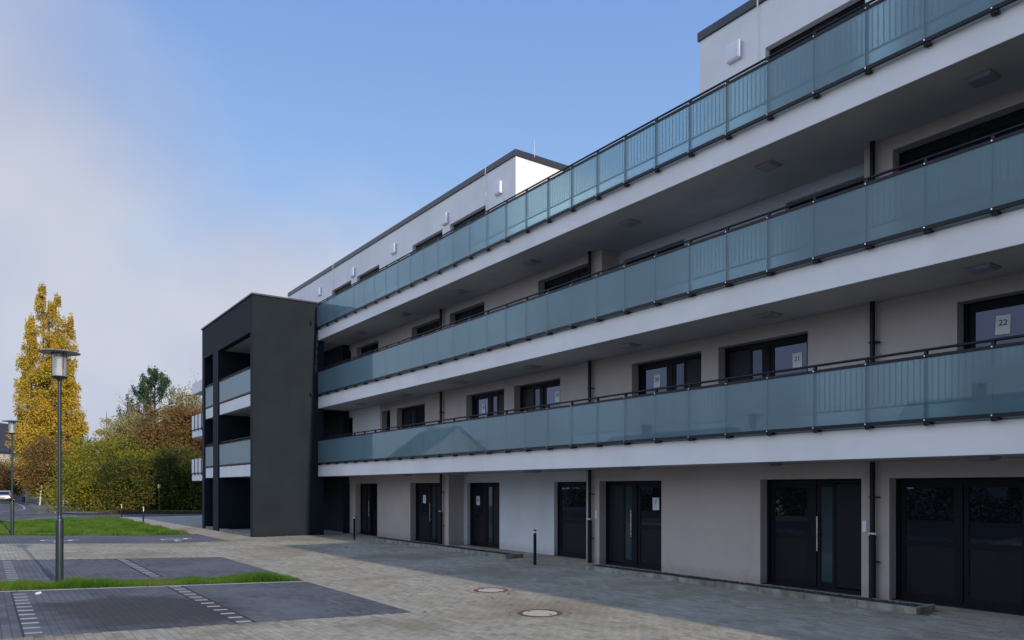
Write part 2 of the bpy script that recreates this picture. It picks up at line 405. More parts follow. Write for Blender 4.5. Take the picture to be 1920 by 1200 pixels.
def lay(P, mat, parent, tmpl, single=300, nm='paver', zoff=0.0):
    order = np.argsort(depth(P[:,0], P[:,1])); P = P[order]
    inner = np.abs(P[:,0]*cs + P[:,1]*cc) < .70*depth(P[:,0], P[:,1])
    vis = inner & (depth(P[:,0],P[:,1]) > 9.0)
    for x0_, x1_, y1_ in BAYS:
        for e in (x0_, x1_): vis &= ~((P[:,1] < y1_+.1) & (np.abs(P[:,0]-e) < .13))
    idx = np.nonzero(vis)[0][:single]
    keep = np.ones(len(P), bool); keep[idx] = False
    me = bpy.data.meshes.new(nm); me.from_pydata([tuple(v) for v in tmpl], [], [tuple(q) for q in PQ]); me.materials.append(M[mat]); me.update()
    for i in idx:
        x, y = P[i]
        share(nm, me, (x, y, gz(y) + zoff + random.uniform(-.0005, .0005)), parent, (-.04 if -2.5 < y < 5.5 else 0, 0, random.uniform(-.006,.006)))
    Q = P[keep]; n = len(Q)
    if n:
        V = np.repeat(tmpl[None], n, 0).copy()
        V += np.stack([Q[:,0], Q[:,1], np.zeros(n)], 1)[:,None,:]
        V = clamp_bays(V, Q[:,0], Q[:,1])
        tz = rng.uniform(-.0005,.0005,(n,1)); V[:,:,2] += tz + zoff
        V[:,:,2] += .04*np.clip(5.5-V[:,:,1], 0, 8)
        o = np_mesh(nm, V.reshape(-1,3), (np.arange(n)[:,None,None]*8 + PQ[None]).reshape(-1,4), mat, parent)
        o['kind'] = 'stuff'
T = paver_template(.2, .1); TD = paver_template(.1, .2)
lay(paver_cells('l'), 'plight', yard, T)
lay(paver_cells('b3'), 'pdark', bay3, T); lay(paver_cells('b2'), 'pdark', bay2, T); lay(paver_cells('b1'), 'pdark', bay1, T, 60)
for (cy, (xa, xb)), par in zip(DASH, (bay3, bay3, bay2, bay2)):
    xs = np.arange(xa, xb+.001, .1); P = np.stack([xs, np.full_like(xs, cy)], 1)
    mk = (np.arange(len(xs)) % 4) == 2
    lay(P[mk], 'pmark', par, TD, 40, 'marking_paver'); lay(P[~mk], 'pdark', par, TD, 0)
# pale rows: edging of the planted strip and the lane line
for x, ya, yb, par, wd in ((-16.07, -4, 2.9, bay2, .08), (-24.3, -4, 2.5, yard, .1), (-15.08, -4, 5.4, bay3, .07)):
    ys = np.arange(ya, yb, .5 if x < -20 else 1.0); pitch = .5 if x < -20 else 1.0
    P = np.stack([np.full_like(ys, x), ys], 1)
    lay(P, 'pmark', par, paver_template(wd, pitch, .008), 20, 'edging_stone', .006)
# painted pictographs on the far bay
def pict(cx, cy, mir):
    b = MB(); z = gz(cy)+.006
    def q(x0,x1,y0,y1): b.quad((cx+x0,cy+y0,gz(cy+y0)+.006),(cx+x1,cy+y0,gz(cy+y0)+.006),(cx+x1,cy+y1,gz(cy+y1)+.006),(cx+x0,cy+y1,gz(cy+y1)+.006))
    for i in range(16):
        a0, a1 = 2*pi*i/16, 2*pi*(i+1)/16
        if 3 < i < 6: continue
        r0, r1 = .34, .43
        pts = [(r0*cos(a0),r0*sin(a0)),(r1*cos(a0),r1*sin(a0)),(r1*cos(a1),r1*sin(a1)),(r0*cos(a1),r0*sin(a1))]
        b.quad(*[(cx+px-.1, cy+py, gz(cy+py)+.006) for px, py in pts])
    q(.05,.75,-.05,.05); q(.05,.15,-.05,.45); q(-.35,.1,.40,.52); q(.85,1.05,-.12,.08); q(-.5,-.35,.48,.75)
    return b.build('wheelchair_marking', 'whitepaint', bay1)
pict(-30.0, 5.85, 1); pict(-29.6, 2.05, -1)

# verge, roads and footways beyond
def polysheet(name, pts, mat, z):
    return tag(MB().poly([(x, y, z + gz(y)) for x, y in pts]).build(name, mat), kind='structure')
VG = [(-33.06,-12),(-33.06,-2.5),(-33.06,5.5),(-33.06,7.15),(-40,7.15),(-46.2,7.2),(-53.2,7.4),(-54.3,5.5),(-50.5,2.8),(-47.8,2.0),(-45.2,.8),(-43,-2.5),(-41,-12)]
def fanstrip(name, rows, mat, dz):
    b = MB()
    for (y0, a0, b0), (y1, a1, b1) in zip(rows, rows[1:]):
        b.quad((a0,y0,gz(y0)+dz),(b0,y0,gz(y0)+dz),(b1,y1,gz(y1)+dz),(a1,y1,gz(y1)+dz))
    return tag(b.build(name, mat), kind='structure')
VR = [(-12,-41,-33.06),(-2.5,-43,-33.06),(.8,-45.2,-33.06),(2.0,-47.8,-33.06),(2.8,-50.5,-33.06),(5.5,-54.3,-33.06),(7.15,-53.5,-33.06)]
fanstrip('lawn_soil', VR, 'soil', .0)
fanstrip('road', [(-30,-150,-33.08),(-12,-150,-40),(-2.5,-150,-41),(5.5,-150,-50),(7.2,-150,-54)], 'asphalt', -.03)
fanstrip('side_road', [(7.2,-68,-54.6),(14,-66,-54.6),(40,-66,-54.6)], 'asphalt', -.02)
fanstrip('footway', [(-12,-44.0,-41.02),(-2.5,-46,-43.02),(.8,-48.2,-45.22),(2.0,-51,-47.82),(2.8,-54.5,-50.52),(4.0,-58,-52.3),(5.4,-60,-54.28)], 'footway', -.006)
fanstrip('far_footway', [(4.6,-150,-66),(5.5,-150,-63),(7.2,-150,-62),(9.2,-150,-61)], 'footway', .04)
def ribbon(name, pts, wd, mat, dz):
    b = MB(); L_, R_ = [], []
    for i, (x, y) in enumerate(pts):
        a = pts[max(0, i-1)]; c = pts[min(len(pts)-1, i+1)]; dx, dy = c[0]-a[0], c[1]-a[1]; n_ = hypot(dx, dy); nx, ny = -dy/n_*wd/2, dx/n_*wd/2
        L_.append((x+nx, y+ny, gz(y)+dz)); R_.append((x-nx, y-ny, gz(y)+dz))
    for i in range(len(pts)-1): b.quad(L_[i], R_[i], R_[i+1], L_[i+1])
    return tag(b.build(name, mat), kind='structure')
def smooth_(pts, n=8):
    P = []
    for i in range(len(pts)-1):
        p0, p1, p2, p3 = pts[max(0,i-1)], pts[i], pts[i+1], pts[min(len(pts)-1,i+2)]
        for k in range(n):
            t = k/n; P.append(tuple(.5*((2*p1[j])+(-p0[j]+p2[j])*t+(2*p0[j]-5*p1[j]+4*p2[j]-p3[j])*t*t+(-p0[j]+3*p1[j]-3*p2[j]+p3[j])*t**3) for j in (0, 1)))
    return P + [pts[-1]]
ribbon('gutter', smooth_([(-140,4.3),(-100,4.3),(-84,4.3),(-72,4.1),(-64,3.6),(-60,2.2),(-55,-.5),(-50,-6)]), .55, 'footway', -.018)
ribbon('road_line', smooth_([(-120,3.4),(-96,3.5),(-80,3.2),(-73,2.6),(-68,1.6),(-62,.4),(-57,-2),(-52,-7)]), .16, 'roadpaint', -.022)
kb = thing('road_kerb', 'low concrete kerb along the far footway beside the road', 'kerb', (-64,4.6,0))
for i in range(36):
    MB().box(-i*1.5-1.49-2, -i*1.5-2, -.06, .06, -.05, gz(4.6)+.07).build('kerb_stone', 'conc', kb)

# grass blades
def blades(name, P, hmin, hmax, wd, label_obj=None, tuft=None):
    n = len(P); a = rng.uniform(0, 2*pi, n); h = rng.uniform(hmin, hmax, n)
    if tuft is not None: h = h*tuft
    lean = rng.uniform(.1, .6, n)*h; la = rng.uniform(0, 2*pi, n)
    z = .04*np.clip(5.5-P[:,1], 0, 8)
    dx, dy = np.cos(a)*wd/2, np.sin(a)*wd/2
    v0 = np.stack([P[:,0]-dx, P[:,1]-dy, z], 1); v1 = np.stack([P[:,0]+dx, P[:,1]+dy, z], 1)
    tx, ty = P[:,0]+np.cos(la)*lean, P[:,1]+np.sin(la)*lean
    v2 = np.stack([tx, ty, z+h], 1)
    V = np.stack([v0, v1, v2], 1).reshape(-1,3)
    return tag(np_mesh(name, V, np.arange(n*3).reshape(-1,3), 'lgrass', tri=True), kind='stuff')
n = 34000
yy = rng.uniform(-1.5, 5.42, n); xx = rng.uniform(-16.0, -15.14, n)
tf = .55 + .75*np.clip(np.sin(yy*1.7)*.5+np.sin(yy*4.1+1)*.35+np.sin(yy*9+2)*.2+.25, 0, 1) * np.clip(.3+(yy+1.5)/4, .3, 1)
keep = (yy < 5.1) | (rng.random(n) < .6)
tag(blades('strip_grass', np.stack([xx, yy], 1)[keep]  , .06, .15, .009, tuft=tf[keep]), 'tall fresh green grass in the narrow strip around the nearer lamp post', 'grass')
n = 110000
vx = rng.uniform(-54.3, -33.1, n); vy = rng.uniform(-1.8, 7.12, n)
lo = np.interp(vy, [r[0] for r in VR], [r[1] for r in VR]) + rng.uniform(0,.3,n)
ok = (vx > lo) & infrust(vx, vy, .5)
hv = .5 + .9*np.clip(np.sin(vx*1.3+np.sin(vy*2.1)*2)*.5 + np.sin(vx*3.7+vy*2.9)*.4 + .35, 0, 1.2)
tag(blades('lawn_grass', np.stack([vx, vy], 1)[ok], .04, .13, .028, tuft=hv[ok]), 'mown green lawn wedge behind the far dark parking bay', 'grass')

# ================================================================== APARTMENT BUILDING
WY, RY, FY = 12.8, 13.4, 11.3
LV = [0.0, 2.87, 5.67, 8.47]; SB = [2.40, 5.20, 8.0]
bld = thing('apartment_building', 'long white and beige apartment block with three glazed balcony galleries', 'building', (-14, 12.8, 0))
BO = bld.location.copy()
def part(b, name, mat, par=bld, **k):
    o = b.build(name, mat, None, **k); o.parent = par
    off = par.matrix_world.translation if False else None
    return o
def under(o, par):
    # keep world placement when hanging a mesh built in world coordinates under an Empty
    o.parent = par
    p = par; loc = Vector((0,0,0))
    while p is not None: loc += p.location; p = p.parent
    o.location = -loc + o.location
    return o
def P_(b, name, mat, par=None, bevel=0, smooth=False):
    return under(b.build(name, mat, None, bevel=bevel, smooth=smooth), par or bld)

def wall(x0, x1, z0, z1, y, th, holes, mat, par=None, name='wall', axis='y'):
    xs = sorted({x0, x1, *[h[0] for h in holes], *[h[1] for h in holes]}); zs = sorted({z0, z1, *[h[2] for h in holes], *[h[3] for h in holes]})
    xs = [x for x in xs if x0 <= x <= x1]; zs = [z for z in zs if z0 <= z <= z1]
    def solid(i, k):
        if i < 0 or k < 0 or i >= len(xs)-1 or k >= len(zs)-1: return False
        cx, cz = (xs[i]+xs[i+1])/2, (zs[k]+zs[k+1])/2
        return not any(h[0] < cx < h[1] and h[2] < cz < h[3] for h in holes)
    b = MB()
    if axis == 'y': pt = lambda u, d, z: (u, y+d, z)
    else: pt = lambda u, d, z: (y+d, u, z)
    for i in range(len(xs)-1):
        for k in range(len(zs)-1):
            if not solid(i, k): continue
            a, c, e, f = xs[i], xs[i+1], zs[k], zs[k+1]
            b.quad(pt(a,0,e), pt(c,0,e), pt(c,0,f), pt(a,0,f)); b.quad(pt(a,th,e), pt(c,th,e), pt(c,th,f), pt(a,th,f))
            if not solid(i-1, k): b.quad(pt(a,0,e), pt(a,th,e), pt(a,th,f), pt(a,0,f))
            if not solid(i+1, k): b.quad(pt(c,0,e), pt(c,th,e), pt(c,th,f), pt(c,0,f))
            if not solid(i, k-1): b.quad(pt(a,0,e), pt(c,0,e), pt(c,th,e), pt(a,th,e))
            if not solid(i, k+1): b.quad(pt(a,0,f), pt(c,0,f), pt(c,th,f), pt(a,th,f))
    return P_(b, name, mat, par)

def unit(x0, x1, z0, z1, y, typ, handle='bar', fl=None):
    """door and window set in an opening; typ A = window left, door right; B mirrored; W = window over panel; D = two leaves; N narrow; G = window"""
    W = x1-x0; fd = .07; b = MB(); mir = typ == 'B'
    fx = (lambda t: x0 + t) if not mir else (lambda t: x1 - t)
    def bx(a, c, e, f, ya=0., yb=fd):
        p, q = sorted((fx(a), fx(c))); b.box(p, q, y+ya, y+yb, e, f)
    F = .075
    zt, zb = z1-.004, z0+.004
    parts = []
    def sub(a, c, e, f, nm, mat, ya=.025, yb=.045):
        p, q = sorted((fx(a), fx(c))); parts.append((MB().box(p, q, y+ya, y+yb, e, f), nm, mat))
    bx(.003, F, zb, zt); bx(W-F, W-.003, zb, zt); bx(F, W-F, zt-F, zt); bx(F, W-F, zb, zb+.06)
    zi0, zi1 = zb+.06, zt-F
    split = (z0 + 1.0)
    if typ in 'AB':
        m0, m1 = .47*W, .52*W
        bx(m0, m1, zi0, zi1, -.012, fd)
        # window leaf
        s = .085; bx(F+.01, F+.01+s, zi0, zi1, .01, .085); bx(m0-s-.01, m0-.01, zi0, zi1, .01, .085)
        bx(F+.01+s, m0-s-.01, zi1-s, zi1, .01, .085); bx(F+.01+s, m0-s-.01, split-.05, split+.05, .01, .085); bx(F+.01+s, m0-s-.01, zi0, zi0+.08, .01, .085)
        sub(F+.01+s, m0-s-.01, split+.05, zi1-s, 'pane', 'pane'); sub(F+.01+s, m0-s-.01, zi0+.08, split-.05, 'panel', 'panel')
        # door leaf
        d0 = m1+.01; d1 = W-F-.01
        bx(d0, d0+.07, zi0, zi1, 0, .09); bx(d0+.07, d0+.32, zi1-.07, zi1, 0, .09); bx(d0+.07, d0+.32, zi0, zi0+.1, 0, .09)
        sub(d0+.07, d0+.32, zi0+.1, zi1-.07, 'glass_strip', 'strip', .02, .05)
        bx(d0+.32, d0+.38, zi0, zi1, 0, .09); sub(d0+.38, d1, zi0+.02, zi1-.02, 'door_panel', 'panel', .012, .06)
        if handle == 'bar':
            hb = MB(); hx = fx(d0+.04)
            hb.cyl((hx, y-.06, z0+.74), (hx, y-.06, z0+1.40), .014); hb.cyl((hx, y-.06, z0+.82), (hx, y, z0+.82), .009, seg=8); hb.cyl((hx, y-.06, z0+1.32), (hx, y, z0+1.32), .009, seg=8)
            parts.append((hb, 'handle', 'steel'))
        elif handle == 'lever':
            hb = MB(); hx = fx(d0+.04); sg = -1 if mir else 1
            hb.box(hx-.018, hx+.018, y-.012, y-.001, z0+.93, z0+1.17); hb.cyl((hx, y-.05, z0+1.08), (hx, y-.01, z0+1.08), .01, seg=8); hb.cyl((hx, y-.05, z0+1.08), (hx+sg*.13, y-.05, z0+1.08), .01, seg=8)
            parts.append((hb, 'handle', 'steel'))
    elif typ == 'W':
        s = .085; bx(F+.01, F+.01+s, zi0, zi1, .01, .085); bx(W-F-s-.01, W-F-.01, zi0, zi1, .01, .085)
        bx(F+.01+s, W-F-s-.01, zi1-s, zi1, .01, .085); bx(F+.01+s, W-F-s-.01, split-.05, split+.05, .01, .085); bx(F+.01+s, W-F-s-.01, zi0, zi0+.08, .01, .085)
        sub(F+.01+s, W-F-s-.01, split+.05, zi1-s, 'pane', 'pane'); sub(F+.01+s, W-F-s-.01, zi0+.08, split-.05, 'panel', 'panel')
    else:   # G / N : leaves side by side, window over panel
        k = 1 if typ == 'N' else max(2, round(W/1.1))
        ww = (W-2*F)/k
        for i in range(k):
            a = F+i*ww; c = a+ww; s = .08
            if i: bx(a-.03, a+.03, zi0, zi1, -.01, fd)
            a += .035 if i else .01; c -= .035 if i < k-1 else .01
            bx(a, a+s, zi0, zi1, .01, .085); bx(c-s, c, zi0, zi1, .01, .085); bx(a+s, c-s, zi1-s, zi1, .01, .085); bx(a+s, c-s, zi0, zi0+.08, .01, .085)
            bx(a+s, c-s, split-.05, split+.05, .01, .085)
            sub(a+s, c-s, split+.05, zi1-s, 'pane', 'pane'); sub(a+s, c-s, zi0+.08, split-.05, 'panel', 'panel')
    # flat dark sheet stands in for the unlit room behind
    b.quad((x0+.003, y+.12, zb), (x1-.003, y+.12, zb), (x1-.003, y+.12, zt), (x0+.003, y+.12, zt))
    nm = 'entrance_door' if typ in 'AB' else 'window'
    o = P_(b, nm, 'frame')
    for m_, n_, ma in parts:
        q = m_.build(n_, ma, o)
    if z0 > 0 or True:
        sb = MB().box(x0+.003, x1-.003, y-.16, y-.002, z0-.002, z0+.012); sb.build('sill', 'coping', o)
    return o

OT = [2.11, 4.93, 7.77, 10.76]          # opening heads
# ---- openings: (x0, x1, type)
G_L = [(-31.6, -29.87, 'A'), (-29.25, -27.15, 'B'), (-24.36, -22.2, 'A')]
G_REC = (-21.62, -14.62); G_R = [(-21.40, -19.47, 'A'), (-16.70, -14.72, 'W')]
G_M = [(-14.12, -12.0, 'B'), (-9.32, -7.2, 'A'), (-6.70, -2.6, 'G')]
F1 = [(-31.2, -29.54, 'A'), (-26.72, -26.0, 'N'), (-25.45, -23.26, 'B'), (-20.5, -18.35, 'A'), (-17.84, -15.69, 'B'), (-12.96, -10.83, 'A'), (-10.37, -8.26, 'B'), (-5.6, -3.4, 'A'), (-2.8,-.7,'B')]
F2a = [(-31.46, -29.72, 'A'), (-29.16, -27.05, 'B'), (-24.25, -22.1, 'A'), (-21.55, -19.43, 'B'), (-16.67, -14.53, 'A')]
F2_REC = (-14.03, -7.15); F2r = [(-13.85, -11.85, 'G'), (-9.15, -7.2, 'G')]
F2b = [(-6.64, -2.4, 'G')]
XL, XR = -50.0, 12.0
def holes(lst, z0, z1): return [(a, b, z0, z1) for a, b, _ in lst]
D = .22
def fill(lst, z0, z1, y, handle):
    for a, b, t in lst: unit(a, b, z0, z1, y + D, t, handle)
g0 = .0
wall(XL, G_REC[0], -.05, SB[0], WY, .95, holes(G_L, g0, OT[0]), 'beige')
wall(G_REC[0], G_REC[1], -.05, SB[0], RY, .35, [(a, min(b, G_REC[1]-.02), g0, OT[0]) for a, b, _ in G_R], 'recess')
wall(G_REC[1], XR, -.05, SB[0], WY, .95, holes(G_M, g0, OT[0]), 'beige')
fill(G_L, g0, OT[0], WY, 'bar'); fill(G_R, g0, OT[0], RY-.1, None); fill(G_M, g0, OT[0], WY, 'bar')
wall(XL, -26.9, LV[1], SB[1], WY, .95, holes(F1[:1], LV[1]+.03, OT[1]), 'white')
wall(-26.9, XR, LV[1], SB[1], WY, .95, holes(F1[1:], LV[1]+.03, OT[1]), 'beige')
fill(F1, LV[1]+.03, OT[1], WY, 'lever')
wall(XL, F2_REC[0], LV[2], SB[2], WY, .95, holes(F2a, LV[2]+.03, OT[2]), 'beige')
wall(F2_REC[0], F2_REC[1], LV[2], SB[2], RY, .35, holes(F2r, LV[2]+.03, OT[2]), 'recess')
wall(F2_REC[1], XR, LV[2], SB[2], WY, .95, holes(F2b, LV[2]+.03, OT[2]), 'beige')
fill(F2a, LV[2]+.03, OT[2], WY, 'lever'); fill(F2r, LV[2]+.03, OT[2], RY-.1, None); fill(F2b, LV[2]+.03, OT[2], WY, None)
# floor slabs with white fascia, grey soffit sheet 3 mm below
for i in range(3):
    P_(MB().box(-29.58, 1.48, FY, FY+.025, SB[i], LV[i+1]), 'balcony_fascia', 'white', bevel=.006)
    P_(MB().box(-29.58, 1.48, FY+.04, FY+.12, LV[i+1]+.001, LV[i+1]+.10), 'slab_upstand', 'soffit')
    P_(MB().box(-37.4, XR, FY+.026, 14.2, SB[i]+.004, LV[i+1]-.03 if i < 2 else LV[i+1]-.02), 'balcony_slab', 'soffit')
P_(MB().box(XL, XR, 14.21, 24, -.05, 8.44), 'unseen_core', 'beige')  # solid core for the unseen building body, there to block light
P_(MB().box(XL, -37.6, WY+.95, 14.21, 0, 8.44), 'unseen_core', 'beige')
# penthouses
PT = 11.70
PW1 = [(-31.83,-29.7,'B'),(-29.1,-26.97,'A'),(-24.19,-22.03,'A'),(-21.52,-19.36,'B')]
PW2 = [(-9.2,-7.13,'A'),(-6.6,-4.4,'A')]
wall(-37.6, -17.76, LV[3], PT, WY, .3, holes(PW1, LV[3]+.03, OT[3]), 'white', name='penthouse_wall')
wall(-10.87, XR, LV[3], PT, WY, .3, holes(PW2, LV[3]+.03, OT[3]), 'white', name='penthouse_wall')
for a, b, t in PW1+PW2: unit(a, b, LV[3]+.03, OT[3], WY+.14, t, None)
for xa, xb in ((-37.6, -17.76), (-10.87, XR)):
    P_(MB().box(xb-.3, xb, WY+.3, 23, LV[3], PT), 'penthouse_wall', 'white')
    P_(MB().box(xa, xa+.3, WY+.3, 23, LV[3], PT), 'penthouse_wall', 'white')
    P_(MB().box(xa+.3, xb-.3, WY+.3, 22.9, PT-.4, PT-.1), 'roof', 'roofing')
    P_(MB().box(xa-.04, xb+.04, WY-.04, WY+.34, PT+.002, PT+.19), 'roof_coping', 'coping', bevel=.008)
    P_(MB().box(xb-.34, xb+.04, WY+.34, 23.04, PT+.002, PT+.19), 'roof_coping', 'coping')
    P_(MB().box(xa-.04, xa+.34, WY+.34, 23.04, PT+.002, PT+.19), 'roof_coping', 'coping')
for x in (-33.25, -29.45, -25.64, -21.78, -18.62, -9.93):
    b = MB().box(x-.17, x+.17, WY-.09, WY-.002, 10.83, 11.19); v = P_(b, 'vent_hood', 'hood', bevel=.012)
    MB().box(x-.14, x+.14, WY-.10, WY-.092, 10.86, 11.16).build('vent_grille', 'hood', v)
for x in (-31.6, -19.3, -9.35):
    b = MB(); b.box(x-.012, x+.012, WY-.055, WY-.044, PT-.06, PT+.21); b.box(x-.012, x+.012, WY-.04, WY+.3, PT+.195, PT+.205); b.cyl((x, WY-.03, PT-.1), (x, WY-.03, 8.6), .006, seg=6)
    P_(b, 'lightning_conductor', 'whitepaint')
for x in (-17.5, -10.45):
    P_(MB().cyl((x, WY+.5, PT), (x, WY+.5, PT+.5), .008, .004, seg=8), 'lightning_rod', 'whitepaint')
# drainpipes
for px in (-21.98, -14.39, -6.95):
    for i, (a, b_) in enumerate(((0.02, SB[0]), (LV[1], SB[1]), (LV[2], SB[2]))):
        b = MB(); y = WY-.09
        if i == 0:
            b.cyl((px, y, 1.02), (px, y, b_), .043, seg=16); b.cyl((px, y, a), (px, y, 1.06), .058, seg=16); b.cyl((px,y,1.06),(px,y,1.10),.064,seg=16)
        else: b.cyl((px, y, a), (px, y, b_), .043, seg=16)
        o = P_(b, 'drainpipe', 'rail', smooth=True)
        for zc in ((.65, 1.78) if i == 0 else (a+1.62,)):
            MB().cyl((px, y, zc-.012), (px, y, zc+.012), .062, seg=16).box(px+.05, px+.10, y-.012, y+.08, zc-.01, zc+.01).build('pipe_clamp', 'rail', o)
    o = MB().box(px-.055, px+.10, WY-.155, WY-.14, 1.13, 1.16).build('pipe_clamp', 'steel', o)
# small meter plates by the pipes
for px in (-7.13, -14.22):
    P_(MB().box(px-.05, px+.03, WY-.015, WY-.001, 1.16, 1.36), 'door_bell', 'hood')
# ceiling lights
for i in range(3):
    for k in range(9):
        x = -27.0 + k*3.68
        if x > 0: continue
        z = SB[i]+.003; o = .20; t_ = .14; b = MB()
        ring = lambda r, zz, n=4: [(x+sx*r, 12.05+sy*r, zz) for sx, sy in ((-1,-1),(1,-1),(1,1),(-1,1))]
        A, B = ring(.185, z), ring(.185, z-.02); c_ = ring(.14, z-.055)
        for p, q in ((A, B), (B, c_)):
            for j in range(4): b.quad(p[j], p[(j+1)%4], q[(j+1)%4], q[j])
        b.poly(c_)
        P_(b, 'ceiling_light', 'lightbody')

# ---- balcony railings
def shared_box(name, mat, *bb):
    me = bpy.data.meshes.new(name); b = MB()
    for q in bb: b.box(*q)
    me.from_pydata(b.v, [], b.f); me.materials.append(M[mat]); me.update(); return me
PW = .888
me_glass = shared_box('glass_panel', 'frost', (.0015, PW-.0015, -.006, .006, .08, .97))
me_post = shared_box('post', 'rail', (-.022, .022, .012, .06, -.02, 1.07))
me_brk = shared_box('bracket', 'rail', (-.025, .065, .0, .13, -.004, .031))
me_bolt = shared_box('bolt', 'steel', (-.009, .009, -.03, -.021, .052, .070), (-.008, .008, -.022, -.019, .985, 1.0))
_bb = [(.09*i+.087, .09*i+.098, .013, .024, .32, .985) for i in range(9)]
me_grid = shared_box('baluster_grille', 'grill', *_bb, (.0, PW, .010, .03, .290, .316))
def railing(x0, npan, z, y, label, grille=True, pw=PW, nm='balcony_railing'):
    t = thing(nm, label, 'railing', (x0, y, z), 0, None)
    Lx = npan*pw
    MB().cyl((0, .045, 1.09), (Lx, .045, 1.09), .021, seg=10).build('handrail', 'rail', t, smooth=True)
    MB().box(0, Lx, -.018, .03, .965, 1.01).build('upper_rail', 'rail', t)
    MB().box(0, Lx, -.018, .03, .03, .085).build('lower_rail', 'rail', t)
    for i in range(npan+1):
        share('post', me_post, (i*pw, 0, 0), t); share('bracket', me_brk, (i*pw, 0, 0), t); share('bolt', me_bolt, (i*pw, 0, 0), t)
        if i < npan:
            g = share('glass_panel', me_glass, (i*pw, 0, 0), t); g.scale = (pw/PW, 1, 1)
            if grille: q = share('baluster_grille', me_grid, (i*pw, 0, 0), t); q['kind'] = 'stuff'; q.scale = (pw/PW, 1, 1)
    return t
X0 = -8.89 - 23*PW
names = ['first', 'second', 'third']
labs = ['lowest long frosted glass railing with dark handrail, above the ground floor doors',
        'middle long frosted glass railing with dark handrail, between the other two galleries',
        'topmost long frosted glass railing with dark handrail, along the roof terrace']
for i in range(3):
    railing(X0, 34, LV[i+1]-(.07 if i == 2 else 0), 11.2, labs[i])
    P_(MB().box(-29.58, X0, 11.19, 11.3, LV[i+1]+.03, LV[i+1]+.07), 'rail_stub', 'rail')

# ================================================================== STAIR TOWER
def stair_tower(x0, x1, label, rails=True):
    T_ = thing('stair_tower', label, 'tower', (x1, 8.65, 0))
    y0, y1 = 8.65, 11.55; top = 9.50
    U = lambda b, n, m, **k: P_(b, n, m, T_, **k)
    U(MB().box(x1-.3, x1, y0, y1, -.05, top), 'side_wall', 'char')
    # front wall with two bays of openings
    c0, c1 = x0+.42, x0+2.05; d0, d1 = x0+2.95, x1-.30
    wall(x0, x1-.3, -.05, top, y0, .28, [(c0, c1, -.06, 8.08), (d0, d1+.001, -.06, 8.08)], 'char', T_, 'front_wall')
    U(MB().box(x0+2.03, x0+2.97, y0+.281, y0+1.5, -.05, 8.5), 'pier', 'char')
    U(MB().box(x0, x0+.4, y0+.281, y1, -.05, top), 'side_wall', 'char')
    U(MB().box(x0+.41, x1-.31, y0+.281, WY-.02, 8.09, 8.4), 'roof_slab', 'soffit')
    U(MB().box(x0+.41, x1-.31, WY-.3, WY-.01, 0, 8.08), 'inner_wall', 'char')
    U(MB().box(x0-.05, x1+.05, y0-.05, y1+.02, top+.002, top+.07), 'roof_coping', 'coping', bevel=.008)
    U(MB().box(x0+.41, x1-.301, y0+.05, y0+.35, -.02, .10), 'threshold', 'conc')
    U(MB().box(x0+.41, x1-.301, y0+.35, WY-.3, -.02, .06), 'floor', 'slabgrey')
    for i in range(2):
        for a, b_ in ((c0+.02, c1-.003), (d0+.02, d1-.002)):
            U(MB().box(a, b_, y0+.06, y0+.22, SB[i], LV[i+1]), 'balcony_fascia', 'white')
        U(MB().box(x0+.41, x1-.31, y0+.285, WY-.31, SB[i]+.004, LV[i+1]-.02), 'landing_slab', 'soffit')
    for i in range(3):
        z = SB[i] if i < 2 else 8.085
        U(MB().box(x1-1.6, x1-1.2, 10.0, 10.4, z-.06, z-.001), 'ceiling_light', 'hood')
        zz = LV[i+1]-.03 if i < 2 else 8.72
        zz = (2.87, 5.77, 8.71)[i]
        b = MB().cyl((x1, 11.0, zz), (x1+.13, 11.0, zz-.02), .045, seg=12).cyl((x1+.09, 11.0, zz-.01), (x1+.09, 11.0, zz-.09), .03, seg=10)
        U(b, 'drain_spout', 'rail')
    return T_, (c0, c1, d0, d1)
tw, (c0, c1, d0, d1) = stair_tower(-37.75, -29.6, 'charcoal stair tower with two open bays at the left end of the galleries')
tw2, _ = stair_tower(1.5, 9.65, 'charcoal stair tower at the right hand end of the galleries')
for i in range(2):
    railing(d0+.01, 5, LV[i+1], 8.69, ['frosted railing in the wide first floor opening of the stair tower', 'frosted railing in the wide second floor opening of the stair tower'][i], False, (d1-d0-.02)/5)
    railing(c0+.01, 2, LV[i+1], 8.69, ['frosted railing in the narrow first floor opening of the stair tower', 'frosted railing in the narrow second floor opening of the stair tower'][i], False, (c1-c0-.02)/2)
# balconies of the far wing, beyond the tower
for i in range(3):
    fz0, fz1 = SB[i], (LV[i+1]-.02 if i < 2 else 8.68)
    P_(MB().box(-51.6, -40.5, 11.2, 12.79, fz0-.02, fz1), 'wing_balcony', 'white')
    if i < 2:
        t = thing('balcony_railing', ['white panel railing with black posts, lower balcony behind the stair tower', 'white panel railing with black posts, upper balcony behind the stair tower'][i], 'railing', (-51.6, 11.2, fz1))
        for k in range(13):
            MB().box(k*.9-.035, k*.9+.035, -.06, -.01, -.12, .98).build('post', 'rail', t)
            if k < 12: MB().box(k*.9+.06, k*.9+.84, -.03, -.012, .04, .92).build('panel', 'whitepaint', t)
        MB().box(0, 11, -.065, -.061+.05, -.02, .02).build('lower_rail', 'rail', t)
        MB().box(-.02, .02, 0, 1.5, .9, .98).build('side_rail', 'rail', t); MB().box(-.012, .012, .02, 1.5, .04, .9).build('panel', 'whitepaint', t)

